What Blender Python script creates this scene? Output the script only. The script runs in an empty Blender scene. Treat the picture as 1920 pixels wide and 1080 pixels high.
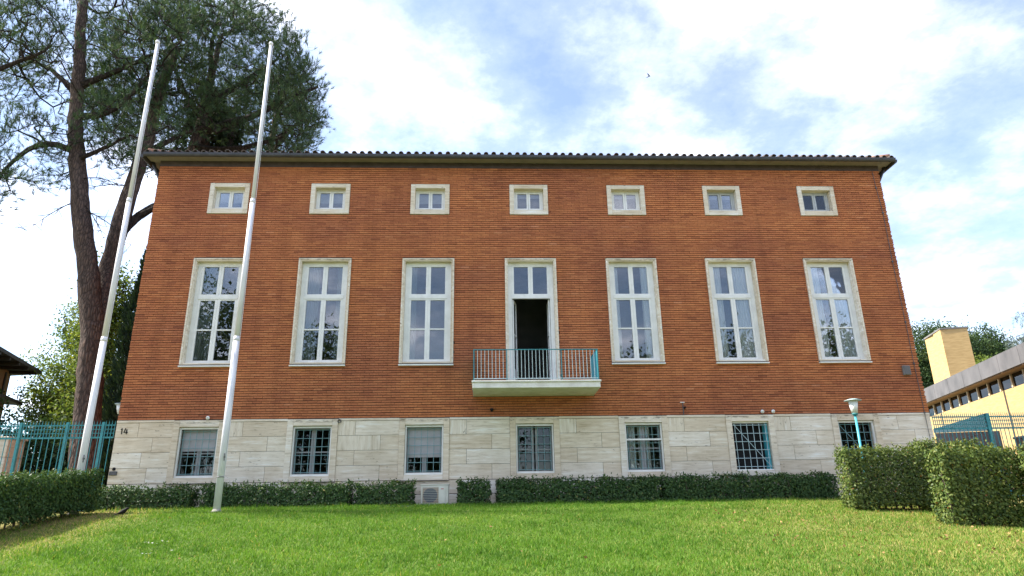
import bpy, bmesh, math, random
import numpy as np
from mathutils import Matrix, Vector
random.seed(7)
RNG = np.random.default_rng(11)
scene = bpy.context.scene
COL = scene.collection

# ------------------------------------------------------------------ camera, sky, sun, exposure
cam_d = bpy.data.cameras.new('camera')
cam_d.sensor_width = 36.0
cam_d.lens = 23.890
cam_d.clip_end = 3000
cam = bpy.data.objects.new('camera', cam_d)
COL.objects.link(cam)
r_, u_, f_ = Vector((0.99896822, -0.04263014, -0.01565786)), Vector((0.00125868, -0.3186536, 0.9478704)), Vector((0.04539728, 0.94691212, 0.31827116))
cam.matrix_world = Matrix(((r_.x, u_.x, -f_.x, -1.5292), (r_.y, u_.y, -f_.y, -19.7284), (r_.z, u_.z, -f_.z, 0.0), (0, 0, 0, 1)))
scene.camera = cam

SUN_EL, SUN_AZ = math.radians(47), math.radians(-85)      # azimuth from +Y towards +X: the sun stands left, a little behind the facade
to_sun = Vector((math.sin(SUN_AZ)*math.cos(SUN_EL), math.cos(SUN_AZ)*math.cos(SUN_EL), math.sin(SUN_EL)))
sun_d = bpy.data.lights.new('sun', 'SUN')
sun_d.energy = 4.4
sun_d.angle = math.radians(1.5)
sun_d.color = (1.0, 0.93, 0.80)
sun = bpy.data.objects.new('sun', sun_d)
COL.objects.link(sun)
sun.rotation_euler = to_sun.to_track_quat('Z', 'Y').to_euler()
sun.location = (-40, 20, 60)

world = bpy.data.worlds.new('World')
scene.world = world
world.use_nodes = True
wn, wl = world.node_tree.nodes, world.node_tree.links
wn.clear()
w_out = wn.new('ShaderNodeOutputWorld')
w_bg = wn.new('ShaderNodeBackground')
w_bg.inputs['Strength'].default_value = 0.10
w_sky = wn.new('ShaderNodeTexSky')
w_sky.sky_type = 'NISHITA'
w_sky.sun_disc = False
w_sky.sun_elevation = SUN_EL
w_sky.sun_rotation = SUN_AZ
w_sky.air_density = 1.0
w_sky.dust_density = 0.4
w_sky.ozone_density = 2.0
tc = wn.new('ShaderNodeTexCoord')
sep = wn.new('ShaderNodeSeparateXYZ'); wl.new(tc.outputs['Generated'], sep.inputs[0])
den = wn.new('ShaderNodeMath'); den.operation = 'MAXIMUM'; den.inputs[1].default_value = 0.0
wl.new(sep.outputs['Z'], den.inputs[0])
dadd = wn.new('ShaderNodeMath'); dadd.operation = 'ADD'; dadd.inputs[1].default_value = 0.22
wl.new(den.outputs[0], dadd.inputs[0])
dx = wn.new('ShaderNodeMath'); dx.operation = 'DIVIDE'; wl.new(sep.outputs['X'], dx.inputs[0]); wl.new(dadd.outputs[0], dx.inputs[1])
dy = wn.new('ShaderNodeMath'); dy.operation = 'DIVIDE'; wl.new(sep.outputs['Y'], dy.inputs[0]); wl.new(dadd.outputs[0], dy.inputs[1])
cmb = wn.new('ShaderNodeCombineXYZ'); wl.new(dx.outputs[0], cmb.inputs[0]); wl.new(dy.outputs[0], cmb.inputs[1])
cmap = wn.new('ShaderNodeMapping'); cmap.inputs['Location'].default_value = (3.1, 7.4, 0); wl.new(cmb.outputs[0], cmap.inputs[0])
cn1 = wn.new('ShaderNodeTexNoise'); cn1.inputs['Scale'].default_value = 1.15; cn1.inputs['Detail'].default_value = 9; cn1.inputs['Roughness'].default_value = 0.60; cn1.inputs['Distortion'].default_value = 0.25
cn2 = wn.new('ShaderNodeTexNoise'); cn2.inputs['Scale'].default_value = 3.6; cn2.inputs['Detail'].default_value = 8; cn2.inputs['Roughness'].default_value = 0.62
wl.new(cmap.outputs[0], cn1.inputs['Vector']); wl.new(cmap.outputs[0], cn2.inputs['Vector'])
cmix = wn.new('ShaderNodeMath'); cmix.operation = 'MULTIPLY_ADD'; cmix.inputs[1].default_value = 0.85
csc = wn.new('ShaderNodeMath'); csc.operation = 'MULTIPLY'; csc.inputs[1].default_value = 0.55; wl.new(cn1.outputs['Fac'], csc.inputs[0])
wl.new(cn2.outputs['Fac'], cmix.inputs[0]); wl.new(csc.outputs[0], cmix.inputs[2])
cramp = wn.new('ShaderNodeValToRGB')
cel = cramp.color_ramp.elements
for _ in range(3): cel.new(0.5)
for el_, (p_, v_) in zip(cel, ((0.54, 0.045), (0.65, 0.10), (0.74, 0.21), (0.84, 0.55), (0.97, 1.0))):
    el_.position = min(p_, 1.0); el_.color = (v_, v_, v_, 1)
wl.new(cmix.outputs[0], cramp.inputs[0])
ccol = wn.new('ShaderNodeRGB'); ccol.outputs[0].default_value = (11.8, 11.6, 12.6, 1)
skymix = wn.new('ShaderNodeMix'); skymix.data_type = 'RGBA'
wl.new(cramp.outputs[0], skymix.inputs['Factor']); wl.new(w_sky.outputs[0], skymix.inputs[6]); wl.new(ccol.outputs[0], skymix.inputs[7])
wl.new(skymix.outputs[2], w_bg.inputs['Color'])
wl.new(w_bg.outputs[0], w_out.inputs[0])

scene.view_settings.view_transform = 'Standard'
scene.view_settings.look = 'None'
scene.view_settings.exposure = 1.58
scene.view_settings.gamma = 1.0
scene.view_settings.use_curve_mapping = False
scene.render.engine = 'CYCLES'
scene.cycles.use_denoising = True
scene.cycles.max_bounces = 8
scene.cycles.transparent_max_bounces = 12
scene.cycles.sample_clamp_indirect = 6

# ------------------------------------------------------------------ helpers
WPOS = {}                                   # world position of every object's origin


def tag(o, label=None, category=None, group=None, kind=None):
    if label: o['label'] = label
    if category: o['category'] = category
    if group: o['group'] = group
    if kind: o['kind'] = kind
    return o


def link(name, data, world_loc, parent=None):
    o = bpy.data.objects.new(name, data)
    COL.objects.link(o)
    wloc = Vector(world_loc)
    if parent is not None:
        o.parent = parent
        o.location = wloc - WPOS[parent.as_pointer()]
    else:
        o.location = wloc
    WPOS[o.as_pointer()] = wloc
    return o


def empty(name, loc, label, category, group=None, parent=None):
    o = link(name, None, loc, parent)
    o.empty_display_size = 0.2
    return tag(o, label, category, group)


class MB:
    """collects boxes, tubes and sheets; build() links them as ONE mesh object"""
    def __init__(self):
        self.v, self.f, self.a = [], [], []

    def add(self, verts, faces, rnd=0.5):
        n = len(self.v)
        self.v += [tuple(p) for p in verts]
        self.f += [tuple(i + n for i in f) for f in faces]
        self.a += [rnd] * len(verts)
        return self

    def box(self, x0, x1, y0, y1, z0, z1, rnd=0.5):
        return self.add([(x0, y0, z0), (x1, y0, z0), (x1, y1, z0), (x0, y1, z0), (x0, y0, z1), (x1, y0, z1), (x1, y1, z1), (x0, y1, z1)],
                        [(0, 3, 2, 1), (4, 5, 6, 7), (0, 1, 5, 4), (1, 2, 6, 5), (2, 3, 7, 6), (3, 0, 4, 7)], rnd)

    def tube(self, pts, radii, sides=8, cap=True, rnd=0.5):
        pts = [Vector(p) for p in pts]
        if not hasattr(radii, '__len__'): radii = [radii] * len(pts)
        vs, fs = [], []
        ref = None
        for i, p in enumerate(pts):
            t = (pts[min(i + 1, len(pts) - 1)] - pts[max(i - 1, 0)])
            if t.length < 1e-6: t = Vector((0, 0, 1))
            t.normalize()
            a = Vector((0, 0, 1)) if abs(t.z) < 0.9 else Vector((1, 0, 0))
            s = t.cross(a).normalized() if ref is None else (ref - t * ref.dot(t)).normalized()
            ref = s
            b = t.cross(s)
            for k in range(sides):
                an = 2 * math.pi * k / sides
                vs.append(p + (s * math.cos(an) + b * math.sin(an)) * radii[i])
        for i in range(len(pts) - 1):
            for k in range(sides):
                k2 = (k + 1) % sides
                fs.append((i * sides + k, i * sides + k2, (i + 1) * sides + k2, (i + 1) * sides + k))
        if cap:
            fs.append(tuple(reversed(range(sides))))
            fs.append(tuple(range((len(pts) - 1) * sides, len(pts) * sides)))
        return self.add(vs, fs, rnd)

    def lathe(self, c, prof, sides=20, rnd=0.5):
        vs, fs = [], []
        for (rr, z) in prof:
            for k in range(sides):
                an = 2 * math.pi * k / sides
                vs.append((c[0] + rr * math.cos(an), c[1] + rr * math.sin(an), c[2] + z))
        for i in range(len(prof) - 1):
            for k in range(sides):
                k2 = (k + 1) % sides
                fs.append((i * sides + k, i * sides + k2, (i + 1) * sides + k2, (i + 1) * sides + k))
        fs.append(tuple(reversed(range(sides))))
        fs.append(tuple(range((len(prof) - 1) * sides, len(prof) * sides)))
        return self.add(vs, fs, rnd)

    def prism(self, poly, axis, lo, hi, rnd=0.5):
        """extrude a 2-D polygon along an axis ('x','y','z')"""
        def P(a, b, t):
            return {'x': (t, a, b), 'y': (a, t, b), 'z': (a, b, t)}[axis]
        n = len(poly)
        vs = [P(a, b, lo) for a, b in poly] + [P(a, b, hi) for a, b in poly]
        fs = [tuple(range(n)), tuple(reversed(range(n, 2 * n)))]
        fs += [(i, i + n, (i + 1) % n + n, (i + 1) % n) for i in range(n)]
        return self.add(vs, fs, rnd)

    def build(self, name, material, parent=None, smooth=False, origin=None, bevel=0):
        v = np.array(self.v, float)
        if origin is None:
            lo, hi = v.min(0), v.max(0)
            origin = ((lo[0] + hi[0]) / 2, (lo[1] + hi[1]) / 2, lo[2])
        me = bpy.data.meshes.new(name)
        me.from_pydata((v - np.array(origin)).tolist(), [], self.f)
        at = me.attributes.new('rnd', 'FLOAT', 'POINT')
        at.data.foreach_set('value', np.array(self.a, np.float32))
        bm = bmesh.new(); bm.from_mesh(me)
        bmesh.ops.recalc_face_normals(bm, faces=bm.faces[:])
        if bevel:
            bmesh.ops.bevel(bm, geom=bm.edges[:], offset=bevel, segments=1, affect='EDGES')
        bm.to_mesh(me); bm.free()
        if smooth:
            me.polygons.foreach_set('use_smooth', [True] * len(me.polygons))
        me.materials.append(material)
        return link(name, me, origin, parent)


def np_mesh(name, verts, k, rnd, material, parent=None, origin=(0, 0, 0), smooth=False):
    """faces of k corners each, corners listed in order in verts"""
    verts = np.asarray(verts, np.float32).reshape(-1, 3) - np.array(origin, np.float32)
    n = len(verts); m = n // k
    me = bpy.data.meshes.new(name)
    me.vertices.add(n); me.vertices.foreach_set('co', verts.ravel())
    me.loops.add(n); me.loops.foreach_set('vertex_index', np.arange(n, dtype=np.int32))
    me.polygons.add(m); me.polygons.foreach_set('loop_start', np.arange(0, n, k, dtype=np.int32))
    at = me.attributes.new('rnd', 'FLOAT', 'POINT')
    at.data.foreach_set('value', np.repeat(np.asarray(rnd, np.float32), k))
    me.update(calc_edges=True)
    me.materials.append(material)
    return link(name, me, origin, parent)


# ------------------------------------------------------------------ materials
def new_mat(name):
    m = bpy.data.materials.new(name); m.use_nodes = True
    nt = m.node_tree
    return m, nt.nodes, nt.links, nt.nodes['Principled BSDF']


def pos_node(N, L, scale=(1, 1, 1)):
    g = N.new('ShaderNodeNewGeometry')
    mp = N.new('ShaderNodeMapping'); mp.inputs['Scale'].default_value = scale
    L.new(g.outputs['Position'], mp.inputs[0])
    return mp.outputs[0]


def noise(N, L, vec, scale, detail=4, rough=0.55):
    n = N.new('ShaderNodeTexNoise')
    n.inputs['Scale'].default_value = scale; n.inputs['Detail'].default_value = detail; n.inputs['Roughness'].default_value = rough
    L.new(vec, n.inputs['Vector'])
    return n.outputs['Fac']


def ramp(N, L, fac, stops, interp='LINEAR'):
    r = N.new('ShaderNodeValToRGB'); r.color_ramp.interpolation = interp
    e = r.color_ramp.elements
    while len(e) < len(stops): e.new(0.5)
    for el, (p, c) in zip(e, stops):
        el.position = p; el.color = (*c, 1) if len(c) == 3 else c
    L.new(fac, r.inputs[0])
    return r.outputs[0]


def mixc(N, L, fac, a, b, blend='MIX'):
    m = N.new('ShaderNodeMix'); m.data_type = 'RGBA'; m.blend_type = blend
    for v, i in ((fac, 'Factor'), (a, 6), (b, 7)):
        if hasattr(v, 'is_linked') or hasattr(v, 'links'): L.new(v, m.inputs[i])
        elif i == 'Factor': m.inputs[i].default_value = v
        else: m.inputs[i].default_value = (*v, 1)
    return m.outputs[2]


def attr(N, name='rnd'):
    a = N.new('ShaderNodeAttribute'); a.attribute_name = name
    return a.outputs['Fac']


def bump(N, L, bsdf, height, strength=0.3, dist=0.01):
    b = N.new('ShaderNodeBump'); b.inputs['Strength'].default_value = strength; b.inputs['Distance'].default_value = dist
    L.new(height, b.inputs['Height']); L.new(b.outputs[0], bsdf.inputs['Normal'])


def simple(name, c1, c2=None, rough=0.6, scale=6.0, metallic=0.0, bmp=0.0, stretch=(1, 1, 1), spec=0.5):
    m, N, L, B = new_mat(name)
    v = pos_node(N, L, stretch)
    f = noise(N, L, v, scale, 5)
    c2 = c2 or tuple(x * 0.75 for x in c1)
    L.new(ramp(N, L, f, [(0.35, c2), (0.65, c1)]), B.inputs['Base Color'])
    B.inputs['Roughness'].default_value = rough
    B.inputs['Metallic'].default_value = metallic
    B.inputs['Specular IOR Level'].default_value = spec
    if bmp: bump(N, L, B, f, bmp, 0.01)
    return m


def leaf_mat(name, stops, trans=0.3, rough=0.55, spec=0.2):
    m, N, L, B = new_mat(name)
    a = attr(N)
    c = ramp(N, L, a, stops)
    L.new(c, B.inputs['Base Color'])
    B.inputs['Roughness'].default_value = rough
    B.inputs['Specular IOR Level'].default_value = spec
    tr = N.new('ShaderNodeBsdfTranslucent')
    hv = N.new('ShaderNodeMix'); hv.data_type = 'RGBA'; hv.blend_type = 'MULTIPLY'; hv.inputs[0].default_value = 1.0
    L.new(c, hv.inputs[6]); hv.inputs[7].default_value = (1.1, 1.05, 0.6, 1)
    L.new(hv.outputs[2], tr.inputs[0])
    mx = N.new('ShaderNodeMixShader'); mx.inputs[0].default_value = trans
    L.new(B.outputs[0], mx.inputs[1]); L.new(tr.outputs[0], mx.inputs[2])
    L.new(mx.outputs[0], N['Material Output'].inputs[0])
    return m


def brick_mat():
    m, N, L, B = new_mat('brick_clay')
    a = attr(N)
    base = ramp(N, L, a, [(0.0, (0.34, 0.126, 0.064)), (0.3, (0.450, 0.168, 0.080)), (0.6, (0.510, 0.200, 0.092)), (0.88, (0.545, 0.226, 0.106)), (1.0, (0.57, 0.25, 0.135))])
    big = noise(N, L, pos_node(N, L, (0.25, 1, 0.6)), 1.0, 3)
    tint = ramp(N, L, big, [(0.36, (0.80, 0.74, 0.80)), (0.62, (1.08, 1.04, 0.92))])
    c = mixc(N, L, 1.0, base, tint, 'MULTIPLY')
    fine = noise(N, L, pos_node(N, L, (18, 30, 60)), 1.0, 4)
    c = mixc(N, L, 0.55, c, ramp(N, L, fine, [(0.3, (0.55, 0.5, 0.5)), (0.7, (1.25, 1.2, 1.15))]), 'MULTIPLY')
    run = noise(N, L, pos_node(N, L, (2.6, 1, 0.16)), 1.0, 6, 0.6)
    c = mixc(N, L, 0.45, c, ramp(N, L, run, [(0.34, (0.70, 0.68, 0.70)), (0.52, (1, 1, 1)), (0.74, (1.12, 1.10, 1.06))]), 'MULTIPLY')
    L.new(c, B.inputs['Base Color'])
    B.inputs['Roughness'].default_value = 0.85
    B.inputs['Specular IOR Level'].default_value = 0.2
    bump(N, L, B, fine, 0.4, 0.006)
    return m


def travertine(name, vertical=False, stain=None):
    m, N, L, B = new_mat(name)
    a = attr(N)
    g = N.new('ShaderNodeNewGeometry')
    off = N.new('ShaderNodeVectorMath'); off.operation = 'SCALE'; off.inputs['Scale'].default_value = 37.0
    cx = N.new('ShaderNodeCombineXYZ'); L.new(a, cx.inputs[0]); L.new(a, cx.inputs[1]); L.new(a, cx.inputs[2]); L.new(cx.outputs[0], off.inputs[0])
    ad = N.new('ShaderNodeVectorMath'); ad.operation = 'ADD'; L.new(g.outputs['Position'], ad.inputs[0]); L.new(off.outputs[0], ad.inputs[1])
    mp = N.new('ShaderNodeMapping'); mp.inputs['Scale'].default_value = (9, 3, 0.9) if vertical else (0.9, 3, 9); L.new(ad.outputs[0], mp.inputs[0])
    st = noise(N, L, mp.outputs[0], 1.6, 7, 0.62)
    c = ramp(N, L, st, [(0.28, (0.52, 0.45, 0.35)), (0.42, (0.70, 0.63, 0.53)), (0.56, (0.76, 0.70, 0.61)), (0.68, (0.84, 0.83, 0.80))])
    per = ramp(N, L, a, [(0.0, (0.88, 0.82, 0.74)), (0.5, (0.98, 0.95, 0.90)), (1.0, (1.04, 1.05, 1.07))])
    c = mixc(N, L, 1.0, c, per, 'MULTIPLY')
    mp2 = N.new('ShaderNodeMapping'); mp2.inputs['Scale'].default_value = (10, 10, 4.0) if vertical else (4.0, 10, 14); L.new(ad.outputs[0], mp2.inputs[0])
    pit = noise(N, L, mp2.outputs[0], 1.5, 6, 0.68)
    pm = ramp(N, L, pit, [(0.335, (1, 1, 1)), (0.385, (0, 0, 0))])
    pz = N.new('ShaderNodeVectorMath'); pz.operation = 'SCALE'; pz.inputs['Scale'].default_value = 1.9; L.new(ad.outputs[0], pz.inputs[0])
    pmask = ramp(N, L, noise(N, L, pz.outputs[0], 1.0, 2), [(0.46, (0, 0, 0)), (0.60, (1, 1, 1))])
    pmm = N.new('ShaderNodeMath'); pmm.operation = 'MULTIPLY'; L.new(pm, pmm.inputs[0]); L.new(pmask, pmm.inputs[1]); pm = pmm.outputs[0]
    vein = noise(N, L, mp.outputs[0], 3.4, 5, 0.7)
    c = mixc(N, L, 0.55, c, ramp(N, L, vein, [(0.34, (0.62, 0.56, 0.48)), (0.44, (1, 1, 1)), (0.62, (1.02, 1.02, 1.02)), (0.72, (1.18, 1.18, 1.2))]), 'MULTIPLY')
    c = mixc(N, L, pm, c, (0.20, 0.155, 0.115))
    dirt = noise(N, L, pos_node(N, L, (0.8, 1, 0.35)), 1.3, 5)
    c = mixc(N, L, 0.5, c, ramp(N, L, dirt, [(0.3, (0.72, 0.69, 0.63)), (0.65, (1.05, 1.05, 1.05))]), 'MULTIPLY')
    if stain:                                                # black crust along the ledge of the lintels
        for (zlo, zhi) in stain:
            sp = N.new('ShaderNodeSeparateXYZ'); L.new(g.outputs['Position'], sp.inputs[0])
            a1 = N.new('ShaderNodeMapRange'); a1.inputs[1].default_value = zlo; a1.inputs[2].default_value = zhi; L.new(sp.outputs['Z'], a1.inputs[0])
            band = ramp(N, L, a1.outputs[0], [(0.0, (0, 0, 0)), (0.55, (0.8,) * 3), (0.85, (1, 1, 1)), (1.0, (0, 0, 0))])
            blot = ramp(N, L, noise(N, L, pos_node(N, L, (3.5, 1, 11)), 1.0, 6, 0.7), [(0.47, (0, 0, 0)), (0.58, (0.75,) * 3)])
            mm = N.new('ShaderNodeMath'); mm.operation = 'MULTIPLY'; L.new(band, mm.inputs[0]); L.new(blot, mm.inputs[1])
            c = mixc(N, L, mm.outputs[0], c, (0.085, 0.075, 0.062))
    L.new(c, B.inputs['Base Color'])
    B.inputs['Roughness'].default_value = 0.7
    B.inputs['Specular IOR Level'].default_value = 0.3
    bump(N, L, B, pit, 0.25, 0.01)
    return m


def bark_mat(name, c1, c2, sc=(14, 14, 2.2), k=1.0):
    m, N, L, B = new_mat(name)
    v = pos_node(N, L, sc)
    vo = N.new('ShaderNodeTexVoronoi'); vo.feature = 'DISTANCE_TO_EDGE'; vo.inputs['Scale'].default_value = 0.8
    nz = N.new('ShaderNodeTexNoise'); nz.inputs['Scale'].default_value = 1.2; nz.inputs['Detail'].default_value = 5; L.new(v, nz.inputs['Vector'])
    ad = N.new('ShaderNodeVectorMath'); ad.operation = 'ADD'; L.new(v, ad.inputs[0]); L.new(nz.outputs['Color'], ad.inputs[1])
    L.new(ad.outputs[0], vo.inputs['Vector'])
    c = ramp(N, L, vo.outputs['Distance'], [(0.0, tuple(x * 0.45 for x in c2)), (0.10, c2), (0.4, c1)])
    c = mixc(N, L, 0.6, c, ramp(N, L, nz.outputs['Fac'], [(0.3, (0.6, 0.6, 0.6)), (0.7, (1.2, 1.15, 1.1))]), 'MULTIPLY')
    L.new(c, B.inputs['Base Color']); B.inputs['Roughness'].default_value = 0.9; B.inputs['Specular IOR Level'].default_value = 0.15
    bump(N, L, B, vo.outputs['Distance'], 1.0, 0.06)
    return m


def glass_mat(name, ior=1.82, tint=(0.92, 0.94, 0.94)):
    m, N, L, B = new_mat(name)
    N.remove(B)
    fr = N.new('ShaderNodeFresnel'); fr.inputs['IOR'].default_value = ior
    gl = N.new('ShaderNodeBsdfGlossy'); gl.inputs['Roughness'].default_value = 0.008; gl.inputs['Color'].default_value = (0.92, 0.94, 0.98, 1)
    tr = N.new('ShaderNodeBsdfTransparent'); tr.inputs[0].default_value = (*tint, 1)
    v = pos_node(N, L)
    bp = N.new('ShaderNodeBump'); bp.inputs['Strength'].default_value = 0.05; bp.inputs['Distance'].default_value = 0.02
    L.new(noise(N, L, v, 1.4, 2), bp.inputs['Height']); L.new(bp.outputs[0], gl.inputs['Normal'])
    mx = N.new('ShaderNodeMixShader')
    L.new(fr.outputs[0], mx.inputs[0]); L.new(tr.outputs[0], mx.inputs[1]); L.new(gl.outputs[0], mx.inputs[2])
    L.new(mx.outputs[0], N['Material Output'].inputs[0])
    return m


def sheer_mat(name, col, trans=0.35, see=0.12):
    m, N, L, B = new_mat(name)
    B.inputs['Base Color'].default_value = (*col, 1); B.inputs['Roughness'].default_value = 0.9
    t = N.new('ShaderNodeBsdfTranslucent'); t.inputs[0].default_value = (*col, 1)
    p = N.new('ShaderNodeBsdfTransparent')
    a = N.new('ShaderNodeMixShader'); a.inputs[0].default_value = trans
    b = N.new('ShaderNodeMixShader'); b.inputs[0].default_value = see
    L.new(B.outputs[0], a.inputs[1]); L.new(t.outputs[0], a.inputs[2]); L.new(a.outputs[0], b.inputs[1]); L.new(p.outputs[0], b.inputs[2])
    L.new(b.outputs[0], N['Material Output'].inputs[0])
    return m


M = {}
M['brick'] = brick_mat()
M['mortar'] = simple('mortar', (0.070, 0.042, 0.033), (0.045, 0.028, 0.023), 0.95, 20)
M['trav'] = travertine('travertine_horizontal')
M['travv'] = travertine('travertine_vertical', True)
M['stone'] = travertine('surround_stone', stain=((2.58, 2.68), (7.515, 7.575)))
M['white'] = simple('white_paint', (0.80, 0.80, 0.78), (0.70, 0.70, 0.68), 0.4, 4)
M['polepaint'] = simple('pole_paint', (0.80, 0.79, 0.83), (0.71, 0.70, 0.74), 0.7, 5, stretch=(1, 1, 0.4))
M['glass'] = glass_mat('window_glass')
M['glass2'] = glass_mat('screened_glass', 1.5, (0.55, 0.60, 0.60))
M['frame_grey'] = simple('grey_sash', (0.29, 0.30, 0.31), (0.23, 0.24, 0.25), 0.5)
M['frame_pale'] = simple('pale_grey_sash', (0.46, 0.48, 0.49), (0.38, 0.40, 0.41), 0.5)
M['teal'] = simple('teal_paint', (0.038, 0.275, 0.315), (0.026, 0.19, 0.225), 0.55, 9)
M['cyan'] = simple('cyan_paint', (0.06, 0.42, 0.52), (0.05, 0.36, 0.45), 0.45, 7)
M['grille'] = simple('grille_paint', (0.20, 0.36, 0.38), (0.15, 0.28, 0.30), 0.5, 9)
M['grille_light'] = simple('grille_pale', (0.50, 0.62, 0.66), (0.40, 0.54, 0.58), 0.5, 9)
M['railwhite'] = simple('baluster_paint', (0.55, 0.66, 0.68), (0.44, 0.56, 0.59), 0.45, 9)
M['concrete'] = simple('balcony_concrete', (0.80, 0.78, 0.74), (0.66, 0.63, 0.58), 0.8, 3.5, bmp=0.2)
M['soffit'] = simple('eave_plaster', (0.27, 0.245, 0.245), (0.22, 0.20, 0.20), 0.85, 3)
M['eave_shade'] = simple('eave_shade_paint', (0.085, 0.065, 0.07), (0.055, 0.042, 0.048), 0.85, 4)  # dark tone that carries the shade below the eave
M['gutter'] = simple('gutter_metal', (0.055, 0.055, 0.06), (0.035, 0.035, 0.04), 0.5, 5, metallic=0.2)
M['tile'] = simple('roof_tile_clay', (0.36, 0.17, 0.10), (0.22, 0.12, 0.085), 0.85, 9, bmp=0.2)
M['tile_backlit'] = simple('backlit_tile_clay', (0.13, 0.095, 0.085), (0.075, 0.065, 0.065), 0.9, 7, bmp=0.2)  # darker copy of the clay, backlit shade of the front row put in
M['interior'] = simple('interior_plaster', (0.24, 0.23, 0.22), (0.18, 0.175, 0.17), 0.9, 2)
M['blind'] = simple('roller_blind', (0.40, 0.40, 0.42), (0.34, 0.34, 0.36), 0.8, 3)
M['curtain'] = sheer_mat('sheer_curtain', (0.93, 0.93, 0.93), 0.08, 0.02)
M['curtain_grey'] = sheer_mat('grey_curtain', (0.30, 0.34, 0.33), 0.2, 0.05)
M['black'] = simple('black_plastic', (0.016, 0.016, 0.018), (0.010, 0.010, 0.011), 0.7, spec=0.15)
M['darkmetal'] = simple('dark_metal', (0.10, 0.10, 0.11), (0.07, 0.07, 0.075), 0.5, 6, metallic=0.3)
M['acwhite'] = simple('ac_casing', (0.66, 0.65, 0.60), (0.55, 0.54, 0.49), 0.5, 3)
M['acdark'] = simple('ac_fan', (0.08, 0.095, 0.12), (0.06, 0.07, 0.09), 0.5, 3)
M['acrust'] = simple('ac_inner', (0.34, 0.26, 0.20), (0.26, 0.20, 0.16), 0.7, 3)
M['red'] = simple('red_print', (0.5, 0.12, 0.12), (0.42, 0.10, 0.10), 0.5)
M['opal'] = simple('opal_glass', (0.78, 0.80, 0.78), (0.70, 0.73, 0.71), 0.25, 3)
M['lampcap'] = simple('lamp_cap', (0.42, 0.52, 0.52), (0.32, 0.42, 0.43), 0.4, 4)
M['pinebark'] = bark_mat('pine_bark', (0.150, 0.105, 0.088), (0.090, 0.068, 0.062), (15, 15, 4.0))
M['darkbark'] = bark_mat('dark_bark', (0.060, 0.048, 0.042), (0.040, 0.033, 0.030), (10, 10, 2.5))
M['needle'] = leaf_mat('pine_needles', [(0, (0.026, 0.056, 0.036)), (0.5, (0.060, 0.112, 0.056)), (1, (0.130, 0.190, 0.075))], 0.3)
M['leaf'] = leaf_mat('broad_leaves', [(0, (0.060, 0.105, 0.024)), (0.5, (0.145, 0.210, 0.044)), (1, (0.280, 0.310, 0.072))], 0.4)
M['leafdark'] = leaf_mat('dark_leaves', [(0, (0.022, 0.050, 0.022)), (0.6, (0.050, 0.090, 0.032)), (1, (0.095, 0.135, 0.042))], 0.25)
M['cypress'] = leaf_mat('cypress_sprays', [(0, (0.010, 0.026, 0.018)), (1, (0.030, 0.055, 0.028))], 0.15, 0.7)
M['cedar'] = leaf_mat('cedar_needles', [(0, (0.09, 0.12, 0.11)), (1, (0.17, 0.21, 0.19))], 0.2)
M['hedge'] = leaf_mat('hedge_leaves', [(0, (0.022, 0.056, 0.020)), (0.55, (0.056, 0.112, 0.034)), (0.9, (0.120, 0.180, 0.052)), (1, (0.22, 0.20, 0.07))], 0.22, 0.5, 0.2)
M['hedgelit'] = leaf_mat('laurel_leaves', [(0, (0.030, 0.066, 0.018)), (0.5, (0.105, 0.155, 0.036)), (0.9, (0.235, 0.265, 0.072)), (0.985, (0.30, 0.29, 0.10)), (1, (0.38, 0.17, 0.06))], 0.3, 0.5, 0.25)
M['twig'] = simple('twig_bark', (0.11, 0.085, 0.065), (0.06, 0.048, 0.04), 0.9, 20)
M['ivy'] = leaf_mat('ivy_leaves', [(0, (0.016, 0.034, 0.014)), (1, (0.045, 0.070, 0.026))], 0.2)
M['grass'] = leaf_mat('grass_blades', [(0, (0.062, 0.155, 0.016)), (0.45, (0.115, 0.250, 0.025)), (0.8, (0.195, 0.325, 0.045)), (1, (0.48, 0.41, 0.15))], 0.4, 0.6, 0.25)
M['daisy'] = simple('daisy_petals', (0.8, 0.8, 0.76), (0.75, 0.74, 0.6), 0.7)
M['deadleaf'] = leaf_mat('fallen_leaves', [(0, (0.16, 0.09, 0.04)), (1, (0.40, 0.27, 0.11))], 0.2)
M['yellowbrick'] = simple('yellow_brick', (0.56, 0.39, 0.175), (0.44, 0.295, 0.12), 0.85, 2.0, bmp=0.2, stretch=(1.5, 1.5, 9))
M['greypanel'] = simple('fascia_panel', (0.135, 0.13, 0.135), (0.085, 0.083, 0.087), 0.6, 1.6, stretch=(1, 1, 0.5))
M['panelgrey2'] = simple('stone_panel', (0.20, 0.19, 0.18), (0.14, 0.135, 0.13), 0.7, 2.5)
M['mullion'] = simple('pale_mullion', (0.62, 0.52, 0.36), (0.52, 0.43, 0.30), 0.6)
M['darkglass'] = glass_mat('dark_glass', 1.35, (0.10, 0.10, 0.11))
M['rustwall'] = simple('ochre_wall', (0.30, 0.19, 0.105), (0.22, 0.14, 0.08), 0.85, 2)
M['darkwood'] = simple('dark_timber', (0.042, 0.034, 0.030), (0.028, 0.023, 0.021), 0.7, 6)
M['pillar'] = travertine('pillar_stone')


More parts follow.
